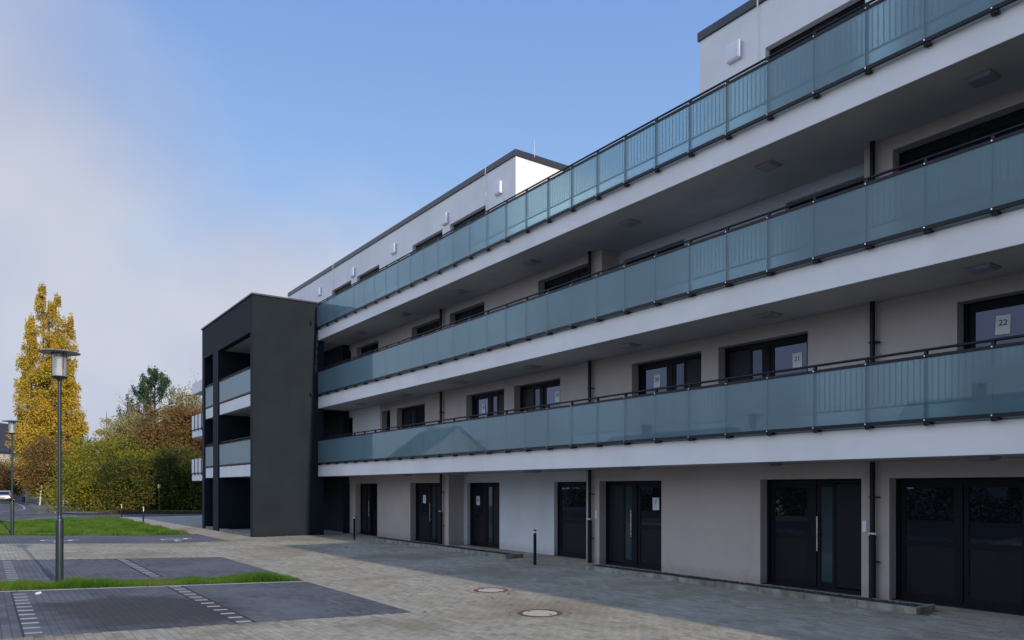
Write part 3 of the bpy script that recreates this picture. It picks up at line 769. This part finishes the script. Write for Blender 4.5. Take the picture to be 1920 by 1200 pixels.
# ---- number sheets taped inside the panes
def notice(x, z, y, txt, label, w_=.21, h_=.297, tilt=0):
    t = thing('paper_notice', label, 'notice', (x, y, z), 0)
    t.rotation_euler = (0, tilt, 0)
    MB().box(-w_/2, w_/2, -.0015, 0, -h_/2, h_/2).build('sheet', 'paper', t)
    cu = bpy.data.curves.new('number_text', 'FONT'); cu.body = txt; cu.size = .13; cu.align_x = 'CENTER'; cu.offset = .002
    to = bpy.data.objects.new('tmp', cu); C.objects.link(to); dg = bpy.context.evaluated_depsgraph_get()
    me = bpy.data.meshes.new_from_object(to.evaluated_get(dg)); bpy.data.objects.remove(to)
    me.materials.clear(); me.materials.append(M['ink'])
    o = bpy.data.objects.new('number', me); C.objects.link(o); o.parent = t; o.location = (0, -.004, -.01); o.rotation_euler = (radians(90), 0, 0)
    return t
yn = WY + D + .018
for x, z, tx, lb, tl in ((-5.03, 4.50, '22', 'white sheet reading 22 in the large window at the right edge of the photo', .05), (-8.64, 4.44, '21', 'white sheet reading 21 in the window beside the drainpipe nearest the right edge', -.02),
        (-12.36, 4.47, '20', 'crooked white sheet reading 20 in the window left of its narrow glass strip, mid gallery', .03), (-16.11, 4.47, '19', 'small sheet reading 19 in the window just left of the middle drainpipe', .0),
        (-19.85, 4.46, '18', 'white paper sheet reading 18, leftmost sheet on a first floor window', .0), (-12.40, 1.56, '7', 'pale paper sheet reading 7 on a ground floor door window', -.02),
        (-23.72, 1.53, '5', 'pale paper sheet reading 5, leftmost sheet on a ground floor door window', .06)):
    notice(x, z, yn, tx, lb, tilt=tl)
notice(-20.93, 1.51, RY-.1+D+.018, '6', 'pale paper sheet reading 6 on the door window in the ground floor recess')

# ================================================================== KERBED GRAVEL BEDS
def bed(x0, x1, label):
    t = thing('gravel_bed', label, 'gravel bed', (x0, 11.7, 0))
    n = int(round((x1-x0)/1.0)); ln = (x1-x0)/n
    for i in range(n):
        dz = random.uniform(-.006, .006); dy = random.uniform(-.006, .006)
        MB().box(i*ln+.004, (i+1)*ln-.004, dy, .07+dy, -.05, .105+dz).build('kerb_stone', 'conc', t, bevel=.006)
    MB().box(x1-x0-.07, x1-x0, .075, .60, -.05, .10).build('kerb_stone', 'conc', t, bevel=.006)
    MB().box(0, .07, .075, .60, -.05, .10).build('kerb_stone', 'conc', t, bevel=.006)
    MB().box(.075, x1-x0-.075, .44, .50, -.05, .085).build('inner_edging', 'conc', t)
    k = 5200; px = rng.uniform(.09, x1-x0-.09, k); py = rng.uniform(.09, .43, k); r = rng.uniform(.010, .022, k); pz = rng.uniform(.065, .095, k)
    base = np.array([(1,0,0),(0,1,0),(-1,0,0),(0,-1,0),(0,0,.8)])
    V = base[None]*r[:,None,None]; a = rng.uniform(0, 2*pi, k); ca, sa = np.cos(a)[:,None], np.sin(a)[:,None]
    V = np.stack([V[:,:,0]*ca-V[:,:,1]*sa, V[:,:,0]*sa+V[:,:,1]*ca, V[:,:,2]], 2) + np.stack([px, py, pz], 1)[:,None,:]
    Q = np.array([(0,1,4),(1,2,4),(2,3,4),(3,0,4)])
    g = np_mesh('gravel', V.reshape(-1,3), (np.arange(k)[:,None,None]*5+Q[None]).reshape(-1,3), 'gravel', t, tri=True); g['kind'] = 'stuff'
    MB().box(.075, x1-x0-.075, .075, .435, -.05, .07).build('bed_base', 'gravel', t)
bed(-25.4, -16.7, 'kerbed gravel bed along the wall, farther one near the bollards')
bed(-13.4, -5.7, 'kerbed gravel bed along the wall, nearer one at the right')

# ================================================================== MANHOLES
def manhole(x, y, label, R=.36):
    t = thing('manhole_cover', label, 'manhole cover', (x, y, 0)); z = gz(y)
    MB().lathe(0, 0, [(R+.06, z-.03), (R+.06, z-.002), (R, z-.002), (R, z-.03)], 40).build('paver_collar', 'plight', t)
    MB().lathe(0, 0, [(R, z-.02), (R, z+.006), (R-.07, z+.006), (R-.07, z-.01), (R-.075, z-.01)], 48).build('iron_ring', 'rust', t, smooth=True)
    b = MB().lathe(0, 0, [(R-.08, z-.01), (R-.08, z+.003), (.001, z+.004)], 48); b.build('cover_plate', 'cover', t)
    for s in (-1, 1):
        MB().box(s*.21-.03, s*.21+.03, -.012+s*.05, .012+s*.05, z+.0045, z+.008).build('lifting_slot', 'rust', t)
    c = MB()
    for i in range(22):
        a = 2*pi*i/22; r0, r1 = R+.065, R+.12
        pts = [(r0*cos(a-.004), r0*sin(a-.004)), (r1*cos(a-.004), r1*sin(a-.004)), (r1*cos(a+.012), r1*sin(a+.012)), (r0*cos(a+.012), r0*sin(a+.012))]
        c.quad(*[(p, q, z+.0015) for p, q in pts])
    for i in range(40):
        if i % 20 > 12: continue
        a0, a1 = 2*pi*i/40, 2*pi*(i+1)/40; r0, r1 = R+.117, R+.122
        c.quad(*[(r*cos(a), r*sin(a), z+.0018) for r, a in ((r0,a0),(r1,a0),(r1,a1),(r0,a1))])
    c.build('radial_joint', 'jointd', t)
    # infill collar of cut pavers round the frame
    MB().lathe(0, 0, [(R+.17, z-.011), (R+.17, z-.0005), (R+.061, z-.0005)], 40).build('cut_pavers', 'plight', t)
manhole(-11.72, 7.87, 'round concrete manhole cover in a rusty ring, farther one by the shadow edge', .33)
manhole(-9.14, 7.05, 'round concrete manhole cover in a rusty ring, nearer one in the foreground', .35)

# ================================================================== BOLLARDS, LAMPS
def bollard(x, y, label, far=False):
    t = thing('bollard', label, 'bollard', (x, y, gz(y)), 0, 'slim black bollards')
    MB().cyl((0,0,-.02), (0,0,.80), .04, seg=16).build('post', 'rail', t, smooth=True)
    MB().cyl((0,0,.86), (0,0,.89), .04, seg=16).build('cap', 'rail', t, smooth=True)
    MB().cyl((0,0,.80), (0,0,.86), .034, seg=16).build('reflector_band', 'hood', t, smooth=True)
    if far: MB().box(-.012+.0, .042, -.02, .02, .60, .78).build('reflector', 'whitepaint', t)
bollard(-14.92, 11.35, 'slim black bollard in front of the pale wall between the gravel beds')
bollard(-26.03, 11.34, 'slim black bollard by the wall near the stair tower')
bollard(-46.21, 7.45, 'slim black bollard with white reflector at the lawn edge, nearer of two', True)
bollard(-54.2, 7.45, 'slim black bollard with white reflector at the lawn corner, farther of two', True)

def lamp(x, y, label):
    g = gz(y); t = thing('street_lamp', label, 'street lamp', (x, y, g)); h = 4.42-g
    prof = [(.064, -.05), (.064, 1.35-g), (.060, 1.38-g), (.040, 1.41-g), (.038, 1.44-g)]
    MB().lathe(0, 0, prof, 24).build('pole_base', 'lampgrey', t, smooth=True)
    MB().cyl((0,0,1.43-g), (0,0,h-.50), .036, .032, 20).build('pole', 'lampgrey', t, smooth=True)
    MB().lathe(0, 0, [(.033, h-.55), (.045, h-.52), (.125, h-.475), (.13, h-.462), (.12, h-.455), (.001, h-.455)], 28).build('lantern_base', 'lampgrey', t, smooth=True)
    MB().lathe(0, 0, [(.115, h-.454), (.115, h-.03)], 28).build('glass_cylinder', 'clear', t, smooth=True)
    MB().lathe(0, 0, [(.095, h-.452), (.095, h-.33), (.06, h-.325), (.045, h-.06), (.001, h-.05)], 24).build('reflector', 'whitepaint', t, smooth=True)
    MB().lathe(0, 0, [(.112, h-.028), (.33, h-.035), (.335, h-.028), (.30, h-.015), (.10, h+.02), (.03, h+.03), (.001, h+.03)], 40).build('lamp_shade', 'disk', t, smooth=True)
    for a in (.4, 2.5, 4.6):
        MB().cyl((.119*cos(a), .119*sin(a), h-.46), (.119*cos(a), .119*sin(a), h-.028), .006, seg=8).build('strut', 'lampgrey', t)
lamp(-16.0+.25, 1.16+.0, 'tall slim street lamp with a disk shade, nearer one in the grass strip')
lamp(-33.0-.15, .94, 'slim street lamp with a disk shade, farther one at the lawn edge')
tag(MB().cyl((-14.55, .75, gz(.75)), (-14.5,.80,gz(.8)+.03), .03,.02, seg=8).build('pebble', 'whitepaint'), 'small white pebble at the edge of the grass strip', 'stone')

# ================================================================== VEGETATION
def leaves(name, P, size, mat, parent, flat=0.):
    n = len(P); sz = size*rng.uniform(.6, 1.3, n)
    nr = rng.normal(size=(n,3)); nr[:,2] += flat; nr /= np.linalg.norm(nr, axis=1)[:,None]
    t = rng.normal(size=(n,3)); u = np.cross(nr, t); u /= np.linalg.norm(u, axis=1)[:,None]; v = np.cross(nr, u)
    u *= sz[:,None]*.5; v *= sz[:,None]*.33
    V = np.stack([P-u, P-v, P+u, P+v], 1).reshape(-1,3)
    return np_mesh(name, V, np.arange(n*4).reshape(-1,4), mat, parent)
def limbs(base, h, n, spread, r, up=.5, seg=3, twigs=2):
    b = MB(); b.cyl((0,0,-.1), (0,0,h*.55), r, r*.6, 8, False); b.cyl((0,0,h*.55), (random.uniform(-.2,.2), random.uniform(-.2,.2), h*.95), r*.6, r*.1, 6, False)
    tips = []
    for i in range(n):
        z = h*random.uniform(.15, .8); a = random.uniform(0, 2*pi); p = Vector((0,0,z)); d = Vector((cos(a), sin(a), up)).normalized()
        ln = spread*random.uniform(.5, 1)*(1-.5*z/h); rr = r*.4*(1-z/h*.6)
        for s in range(seg):
            q = p + d*ln/seg; b.cyl(p, q, rr, rr*.65, 5, False); rr *= .65; p = q
            d = (d + Vector((random.uniform(-.35,.35), random.uniform(-.35,.35), random.uniform(-.05,.4)))).normalized()
            for _ in range(twigs):
                e = p + (d + Vector((random.uniform(-.8,.8), random.uniform(-.8,.8), random.uniform(-.3,.8)))).normalized()*ln*.3
                b.cyl(p, e, rr*.5, rr*.2, 4, False); tips.append(e)
        tips.append(p)
    return b, tips
def tree(name, label, x, y, h, w_, mat, nl, lsz, lo=.12, shape='round', bark='bark', seedn=0, cat='tree', group=None, z0=0, clumps=70, csz=None):
    t = thing(name, label, cat, (x, y, z0), 0, group)
    b, tips = limbs((0,0,0), h, 16 if shape != 'poplar' else 10, w_*.45, .045*h**.6+.02, .6 if shape != 'poplar' else 3)
    b.build('trunk', bark, t)
    cl = []
    while len(cl) < clumps:
        q = rng.uniform(-1, 1, 3)
        if shape == 'round':
            r = np.linalg.norm(q)
            if r > 1 or r < .35: continue
            cl.append((q[0]*w_/2*.86, q[1]*w_/2*.86, h*(lo + (1-lo)*(.5+q[2]*.46))))
        elif shape == 'bush':
            r = np.linalg.norm(q[:2]); 
            if r > 1: continue
            zz = (q[2]+1)/2; lim = 1-.55*zz**2.5
            if r > lim: continue
            cl.append((q[0]*w_/2, q[1]*w_/2, h*(.04+.9*zz)))
        elif shape == 'poplar':
            zz = (q[2]+1)/2; lim = np.interp(zz, [0,.08,.3,.6,.85,1], [.45,.85,1,.72,.42,.12])
            r = np.linalg.norm(q[:2])
            if r > lim: continue
            cl.append((q[0]*w_/2, q[1]*w_/2, h*(.04+.93*zz)))
        elif shape == 'cone':
            zz = (q[2]+1)/2; lim = np.interp(zz, [0,.3,.7,1], [.8,1,.55,.06]); r = np.linalg.norm(q[:2])
            if r > lim: continue
            cl.append((q[0]*w_/2, q[1]*w_/2, h*(lo+(1-lo)*zz)))
    cl = np.array(cl)
    cs_ = csz or w_*.13
    sc = {'round': (1,1,.8), 'bush': (1,1,.8), 'poplar': (.55,.55,2.3), 'cone': (1,1,.55)}[shape]
    k = rng.integers(0, len(cl), nl); fac = rng.uniform(.6, 1.5, len(cl))[k][:,None]
    P = cl[k] + np.clip(rng.normal(size=(nl,3)), -1.9, 1.9)*cs_*np.array(sc)*.62*fac
    P[:,2] = np.maximum(P[:,2], .05)
    c = leaves('crown', P, lsz, mat, t)
    return t
def uvd(u, d):
    l = (u-960)/1396*d; return l*cs - d*cc, l*cc + d*cs
# poplar: several upright plumes
def poplar(u, d, h, w_, label):
    x, y = uvd(u, d); t = thing('poplar_tree', label, 'tree', (x, y, 0))
    b = MB(); b.cyl((0,0,-.1), (0,0,h*.45), .45, .28, 10, False); b.cyl((0,0,h*.45), (0,0,h*.93), .28, .04, 8, False)
    ax = np.array((cs, cc))
    Ps = []
    plumes = [(-.7, .0, 1.0, 1.35), (1.1, .4, .955, 1.25), (-2.0, .3, .86, 1.0), (2.2, -.2, .86, 1.0), (-2.9, -.3, .60, .9), (2.7, .5, .62, .95), (.2, -1.6, .80, 1.2), (-1.2, 1.7, .78, 1.1), (1.4, 1.6, .72, 1.1), (-3.1, .9, .40, .95), (3.3, -.5, .42, 1.0), (1.6,-1.8,.6,1.2), (-1.5,-1.8,.62,1.2), (0,0,.7,1.5), (-2.2,-1.2,.36,1.3), (2.4,-1.4,.34,1.3)]
    for lat, dp, top, wd in plumes:
        bx, by = lat*ax[0] + dp*ax[1], lat*ax[1] - dp*ax[0]
        H = h*top; z0 = h*.05
        b.cyl((bx*.12, by*.12, h*.08), (bx*.85, by*.85, H*.45), .16, .10, 6, False); b.cyl((bx*.85, by*.85, H*.45), (bx, by, H*.97), .10, .02, 6, False)
        n = int(6800*top*wd); wd = wd*1.45
        s = rng.uniform(0, 1, n)**.85; zz = z0 + (H-z0)*s
        rad = wd*np.interp(s, [0,.15,.5,.8,1], [.7,1.0,.95,.72,.32])
        # clumps along the plume
        ph = np.floor(s*26); a0 = (np.sin(ph*12.9898+lat*78.2)*43758.5) % 1 * 2*pi; rr = rad*.55
        a = rng.uniform(0, 2*pi, n); r2 = rad*.62*np.sqrt(rng.uniform(0, 1, n))
        cx = bx*(.45+.55*np.clip(s*2,0,1)) + np.cos(a0)*rr + np.cos(a)*r2; cy = by*(.45+.55*np.clip(s*2,0,1)) + np.sin(a0)*rr + np.sin(a)*r2
        Ps.append(np.stack([cx, cy, zz + rng.normal(size=n)*.25], 1))
    b.build('trunk', 'bark', t)
    leaves('crown', np.concatenate(Ps), .23, 'lpoplar', t)
poplar(92, 88, 25.6, 7.2, 'tall golden yellow poplar with several upright plumes behind the nearer lamp')

x, y = uvd(196, 62); tree('shrub', 'large rounded yellow green shrub beside the footway behind the lawn', x, y, 6.0, 7.6, 'lhedge', 26000, .17, shape='bush', clumps=110, cat='shrub')
x, y = uvd(262, 61); tree('shrub', 'green shrub with yellow flecks, right of the large rounded one', x, y, 4.9, 5.6, 'lhedge', 16000, .16, shape='bush', clumps=80, cat='shrub')
x, y = uvd(325, 60); tree('shrub', 'dark green shrub behind the thin brown post', x, y, 5.4, 5.6, 'lhedge2', 16000, .16, shape='bush', clumps=80, cat='shrub')
x, y = uvd(372, 60); tree('shrub', 'dark green shrub with yellow leaves at the foot of the stair tower', x, y, 4.2, 4.6, 'lhedge', 12000, .16, shape='bush', clumps=60, cat='shrub')
x, y = uvd(322, 67); tree('copper_tree', 'copper brown autumn tree behind the dark shrubs', x, y, 10.0, 7.0, 'lbrown', 26000, .18, lo=.15, clumps=120)
x, y = uvd(362, 66); tree('copper_tree', 'rusty brown tree at the left edge of the stair tower', x, y, 9.2, 5.2, 'lbrown', 15000, .18, lo=.12, clumps=80)
x, y = uvd(348, 73); tree('olive_tree', 'pale olive broadleaf tree rising behind the copper tree', x, y, 11.6, 5.6, 'lolive', 15000, .18, lo=.3, clumps=80)
x, y = uvd(250, 68); tree('willow_tree', 'silvery olive willow left of the copper tree', x, y, 9.0, 5.6, 'lolive', 18000, .18, lo=.15, clumps=90)
x, y = uvd(202, 76); tree('birch_tree', 'slender pale yellow birch behind the large shrub', x, y, 10.2, 4.2, 'lbirch', 14000, .17, lo=.2, shape='cone', clumps=80, bark='palebark')
x, y = uvd(152, 76); tree('shrub', 'green and yellow shrub right of the poplar', x, y, 7.2, 4.6, 'lhedge', 11000, .18, shape='bush', clumps=60, cat='shrub')
x, y = uvd(88, 80); tree('copper_tree', 'low brown leaved tree in front of the poplar', x, y, 7.6, 5.8, 'lbrown', 18000, .19, lo=.1, clumps=80)
x, y = uvd(18, 100); tree('copper_tree', 'brown leaved tree under the house gable at the far left', x, y, 5.8, 7.0, 'lbrown', 12000, .22, lo=.1, clumps=70)
x, y = uvd(-30, 104); tree('shrub', 'dark shrub at the far left edge beyond the road', x, y, 5.0, 7.0, 'lhedge2', 9000, .22, shape='bush', clumps=60, cat='shrub')
# bare trees
def bare(u, d, h, w_, label, n=30):
    x, y = uvd(u, d); t = thing('bare_tree', label, 'tree', (x, y, 0))
    b, tips = limbs((0,0,0), h, n, w_, .16, 1.0, 4, 4)
    b.build('trunk', 'palebark', t)
    P = np.array([tuple(p) for p in tips]); P = P[rng.random(len(P)) < .3]
    leaves('last_leaves', P + rng.normal(size=P.shape)*.1, .16, 'lbrown', t)
bare(243, 80, 13.3, 3.4, 'leafless grey tree left of the dark pine')
bare(388, 70, 13.6, 4.6, 'leafless tree whose twigs show beside the stair tower', 34)
# pine
def pine(u, d, h, w_, label):
    x, y = uvd(u, d); t = thing('pine_tree', label, 'tree', (x, y, 0))
    b = MB(); b.cyl((0,0,-.1), (0,0,h*.95), .22, .05, 8, False); P = []
    for i in range(60):
        z = h*random.uniform(.35, .97); k = (z/h-.35)/.63; ln = w_*.5*max(0., 1-k)**.75*random.uniform(.7, 1.1)+.25; a = random.uniform(0, 2*pi)
        tip = Vector((cos(a)*ln, sin(a)*ln, z + ln*(.75-.35*k))); b.cyl((0,0,z-.1), tip, .05, .02, 5, False)
        for s in (.6, .85, 1.0):
            c0_ = Vector((0,0,z-.1)).lerp(tip, s); n = 95
            q = rng.normal(size=(n,3))*np.array((.12,.12,.24)) + np.array(c0_); q[:,2] += .12; P.append(q)
    b.build('trunk', 'bark', t); leaves('crown', np.concatenate(P), .16, 'lpine', t)
pine(291, 82, 14.9, 9.0, 'dark green pine with upswept branches standing above the autumn trees')
# hedges
def hedge(pts, h, th, mat, n, label, lsz=.17):
    x0, y0 = pts[0]; t = thing('hedge', label, 'hedge', (x0, y0, 0)); P = []; b = MB()
    seg = list(zip(pts, pts[1:])); tot = sum(hypot(q[0]-p[0], q[1]-p[1]) for p, q in seg)
    for p, q in seg:
        ln = hypot(q[0]-p[0], q[1]-p[1]); k = int(n*ln/tot); s = rng.uniform(0, 1, k)
        dx, dy = (q[0]-p[0])/ln, (q[1]-p[1])/ln; w2 = (rng.beta(.5,.5,k)-.5)*th
        hh = h*(.82+.18*np.sin(s*ln*1.1)+.1*np.sin(s*ln*2.7+1)); z = hh*rng.uniform(0, 1, k)**.8
        taper = 1-.35*(z/h)**2
        P.append(np.stack([p[0]-x0+dx*s*ln-dy*w2*taper, p[1]-y0+dy*s*ln+dx*w2*taper, z+.03], 1) + rng.normal(size=(k,3))*.1)
        for j in range(int(ln/1.2)):
            r = (j+.5)/(ln/1.2); cx, cy = p[0]-x0+dx*r*ln, p[1]-y0+dy*r*ln
            b.cyl((cx, cy, 0), (cx+random.uniform(-.3,.3), cy+random.uniform(-.3,.3), h*.8), .05, .02, 5, False)
    b.build('stems', 'bark', t); P = np.concatenate(P); P[:,2] = np.maximum(P[:,2], .02); leaves('crown', P, lsz, mat, t)
hedge([(-66.5,7.9),(-61.5,14.5),(-61.5,30)], 4.4, 3.0, 'lhedge2', 30000, 'dark dense hedge running behind the shrubs')
hedge([(-68,10.5),(-100,10.2),(-140,10.0)], 3.6, 2.4, 'lhedge2', 30000, 'dark hedge along the far footway of the road', .22)
hedge([(-72,16),(-66,24),(-70,40)], 8.0, 3.5, 'lbrown', 22000, 'tall brown thicket behind the copper trees', .22)
n = 9000
tg = rng.uniform(0, 1, n); vx = -63.5 + tg*6 + rng.normal(size=n)*.35; vy = 7.6 + tg*8 + rng.normal(size=n)*.35
z = rng.uniform(0, .22, n)
tag(leaves('dry_grass', np.stack([vx, vy, z], 1), .11, 'ldry', None), 'dry tufted grass along the foot of the shrubs', 'grass', kind='stuff')

# ================================================================== FAR STREET THINGS
def house(x, y, L_, W_, ev, rd, rz, label, wm='houseW', chim=True):
    t = thing('house', label, 'house', (x, y, 0), rz)
    hl, hw = L_/2, W_/2
    b = MB().box(-hl, hl, -hw, hw, -.1, ev)
    for s in (-1, 1): b.poly([(s*hl, -hw, ev), (s*hl, hw, ev), (s*hl, 0, rd-.12)])
    b.build('wall', wm, t)
    r = MB(); o = .35; sl_ = (rd-ev)/hw
    for s in (-1, 1):
        e = [(-hl-o, s*(hw+o), ev-o*sl_), (hl+o, s*(hw+o), ev-o*sl_), (hl+o, 0, rd), (-hl-o, 0, rd)]
        r.quad(*e); r.quad(*[(p[0], p[1], p[2]+.14) for p in e]); r.quad(e[0], e[1], (e[1][0], e[1][1], e[1][2]+.14), (e[0][0], e[0][1], e[0][2]+.14))
        for k in (0, 1):
            a, c = (e[0], e[3]) if k == 0 else (e[1], e[2]); r.quad(a, c, (c[0],c[1],c[2]+.14), (a[0],a[1],a[2]+.14))
    ro = r.build('roof', 'rooftile', t)
    if chim: MB().box(-hl*.4, -hl*.4+.6, -.3, .4, rd-.7, rd+.9).build('chimney', 'brickred', ro)
    nf = 2 if ev > 4.5 else 1
    for f in range(nf):
        for k in range(3):
            for s in (-1, 1):
                cx = -hl + L_*(k+.5)/3; z = 1.1 + f*2.7
                if z+1.2 > ev: continue
                w_ = MB().box(cx-.6, cx+.6, s*hw-.03, s*hw+.03, z, z+1.3).build('window', 'whitepaint', t)
                MB().box(cx-.5, cx+.5, s*hw-.04, s*hw+.04, z+.1, z+1.2).build('pane', 'pane', w_)
        for s in (-1, 1):
            for cy in (-hw*.45, hw*.45):
                z = 1.1 + f*2.7
                w_ = MB().box(s*hl-.03, s*hl+.03, cy-.5, cy+.5, z, z+1.3).build('window', 'whitepaint', t)
                MB().box(s*hl-.04, s*hl+.04, cy-.4, cy+.4, z+.1, z+1.2).build('pane', 'pane', w_)
    d_ = MB().box(-.5, .5, -hw-.05, -hw+.03, 0, 2.1).build('door', 'panel', t)
    return t
x, y = uvd(-32, 118); house(x, y, 12, 11, 7.6, 12.4, radians(-35), 'house with steep dark roof and cream gable at the far left edge', 'cream')
# the street behind the photographer, seen mirrored in the glass
house(-60, -12, 9, 8, 4.2, 7.2, radians(8), 'house with dark roof across the street, farthest left one behind the car park', 'houseW')
house(-41, -22, 13, 9, 3.4, 6.2, radians(3), 'long low house with dark roof behind the car park', 'cream')
house(-19, -29, 12, 9, 4.4, 7.6, radians(-4), 'tall house with dark roof behind the car park', 'houseW')
house(2, -24, 11, 9, 4.6, 8.8, radians(5), 'house with dark roof opposite the right stair tower', 'cream')
hedge([(-50,-14.5),(-20,-15.5),(14,-15)], 2.3, 1.4, 'lhedge2', 22000, 'clipped hedge in front of the houses across the car park', .2)
tree('garden_tree', 'green garden tree between the houses across the car park', -30, -20, 5.4, 5, 'lhedge2', 9000, .26, clumps=60)
tree('garden_tree', 'olive garden tree beside the tall house across the car park', -9, -21, 5.2, 5, 'lhedge', 9000, .26, clumps=60)

n = 900
fx = np.concatenate([rng.uniform(-54, -34, 420), rng.uniform(-64, -54, 380), rng.uniform(-38, -9, 100)]); fy = np.concatenate([rng.uniform(.5, 7.1, 420), rng.uniform(6, 13, 380), rng.uniform(5.6, 10.5, 100)])
fz = .04*np.clip(5.5-fy, 0, 8) + np.where((fx > -54) & (fx < -34), .06, .012)
tag(leaves('fallen_leaves', np.stack([fx, fy, fz], 1), .075, 'lfall', None, flat=6.), 'scattered brown and yellow fallen leaves on the lawn and paving', 'leaves', kind='stuff')
# post, board, bag, sign
x, y = uvd(73.5, 80); x, y = -78.0, uvd(74, 80)[1]
def at_ground(u, d, nm, lb, ct): 
    x, y = uvd(u, d); return thing(nm, lb, ct, (x, y, gz(y)))
t = at_ground(75, 79, 'marker_post', 'white marker post leaning slightly at the bend of the road', 'post'); t.rotation_euler = (0, 0, 0)
MB().cyl((0,0,-.05), (.12,.16,2.15), .075, .07, 10).build('post', 'whitepaint', t)
MB().cyl((-.002,-.003,-.05), (.004,.006,.08), .11, .10, 10).build('footing', 'conc', t)
t = at_ground(54, 93, 'cabinet', 'cream utility cabinet on the footway at the hedge', 'cabinet')
MB().box(-.4,.4,-.3,.3,.08,1.3).build('body', 'bincream', t, bevel=.02); MB().box(-.44,.44,-.34,.34,1.3,1.36).build('lid', 'bincream', t); MB().box(-.42,.42,-.32,.32,-.05,.08).build('plinth', 'conc', t)
t = at_ground(43.5, 93, 'waste_bin', 'dark blue waste bin left of the cream cabinet', 'bin')
MB().cyl((0,0,.0),(0,0,.72),.22,.28,12).build('body', 'bluebag', t); MB().cyl((0,0,.72),(0,0,.8),.30,.2,12).build('lid', 'bluebag', t)
t = at_ground(122, 74, 'stone_slab', 'pale boulder at the hedge foot right of the nearer lamp', 'stone')
bb = MB().lathe(0, 0, [(.34,-.05),(.42,.3),(.36,.8),(.18,1.15),(.001,1.2)], 10).build('boulder', 'cover', t, smooth=True)
t = at_ground(299, 56.5, 'sign_post', 'thin weathered post with a small yellow plate in front of the dark shrub', 'sign')
MB().cyl((0,0,-.05), (0,0,2.05), .03, seg=8).build('post', 'rustpost', t); MB().box(-.06,.06,-.09,.09,1.9,2.2).build('plate', plain('yellow_plate', (.45,.33,.06), .6), t)

# car seen from behind
def car(x, y, rz, label):
    t = thing('parked_car', label, 'car', (x, y, gz(y)-.03), rz)
    b = MB()   # sections along length: (x, halfwidth low, z0, z belt, z roof, halfwidth roof)
    sec = [(-2.2,.74,.35,.85,.87,.70),(-2.12,.84,.28,.98,1.0,.76),(-1.9,.87,.26,1.0,1.36,.62),(-1.55,.88,.25,1.0,1.46,.60),(0,.89,.25,.97,1.50,.62),(.5,.89,.25,.95,1.44,.62),(1.15,.88,.25,.93,.98,.72),(2.0,.82,.28,.78,.8,.70),(2.2,.66,.35,.62,.64,.56)]
    n = 10
    for sx, hw, z0, zb, zr, hr in sec:
        prof = [(hw*.9, z0), (hw, z0+.18), (hw, zb-.08), (hw*.96, zb), (hr, zr-.03), (hr*.7, zr), (-hr*.7, zr), (-hr, zr-.03), (-hw*.96, zb), (-hw, zb-.08), (-hw, z0+.18), (-hw*.9, z0)]
        b.v += [(sx, p, q) for p, q in prof]
    m = 12
    for i in range(len(sec)-1):
        for j in range(m):
            k = (j+1) % m; b.f.append((i*m+j, i*m+k, (i+1)*m+k, (i+1)*m+j))
    b.f.append(tuple(reversed(range(m)))); b.f.append(tuple((len(sec)-1)*m+j for j in range(m)))
    b.build('body', 'carpaint', t, smooth=True)
    MB().quad((-2.135,-.66,1.02),(-2.135,.66,1.02),(-1.915,.55,1.34),(-1.915,-.55,1.34)).build('rear_window', 'pane', t)
    MB().quad((1.10,-.62,1.0),(1.10,.62,1.0),(.55,.55,1.40),(.55,-.55,1.40)).build('windscreen', 'pane', t)
    for s in (-1, 1):
        MB().quad((-1.7,s*.80,1.03),(.6,s*.80,1.02),(.35,s*.66,1.36),(-1.6,s*.65,1.38)).build('side_window', 'pane', t)
        MB().box(-2.21,-2.06, min(s*.62,s*.82), max(s*.62,s*.82), .74, .98).build('tail_light', 'redlens', t)
        MB().box(2.0,2.2, min(s*.45,s*.65), max(s*.45,s*.65), .56, .7).build('headlight', 'hood', t)
        for wx in (-1.3, 1.35):
            w_ = MB().cyl((wx, s*.70, .31), (wx, s*.90, .31), .31, seg=20).build('wheel', 'tyre', t, smooth=True)
            MB().cyl((wx, s*.895, .31), (wx, s*.905, .31), .19, seg=16).build('rim', 'steel', w_)
    MB().box(-2.26,-2.12,-.80,.80,.34,.52).build('bumper', 'tyre', t, bevel=.03)
    MB().box(-2.235,-2.2,-.26,.26,.70,.81).build('number_plate', 'whitepaint', t)
x, y = uvd(9, 88); car(x, y, radians(175), 'silver hatchback seen from behind on the road at the far left')
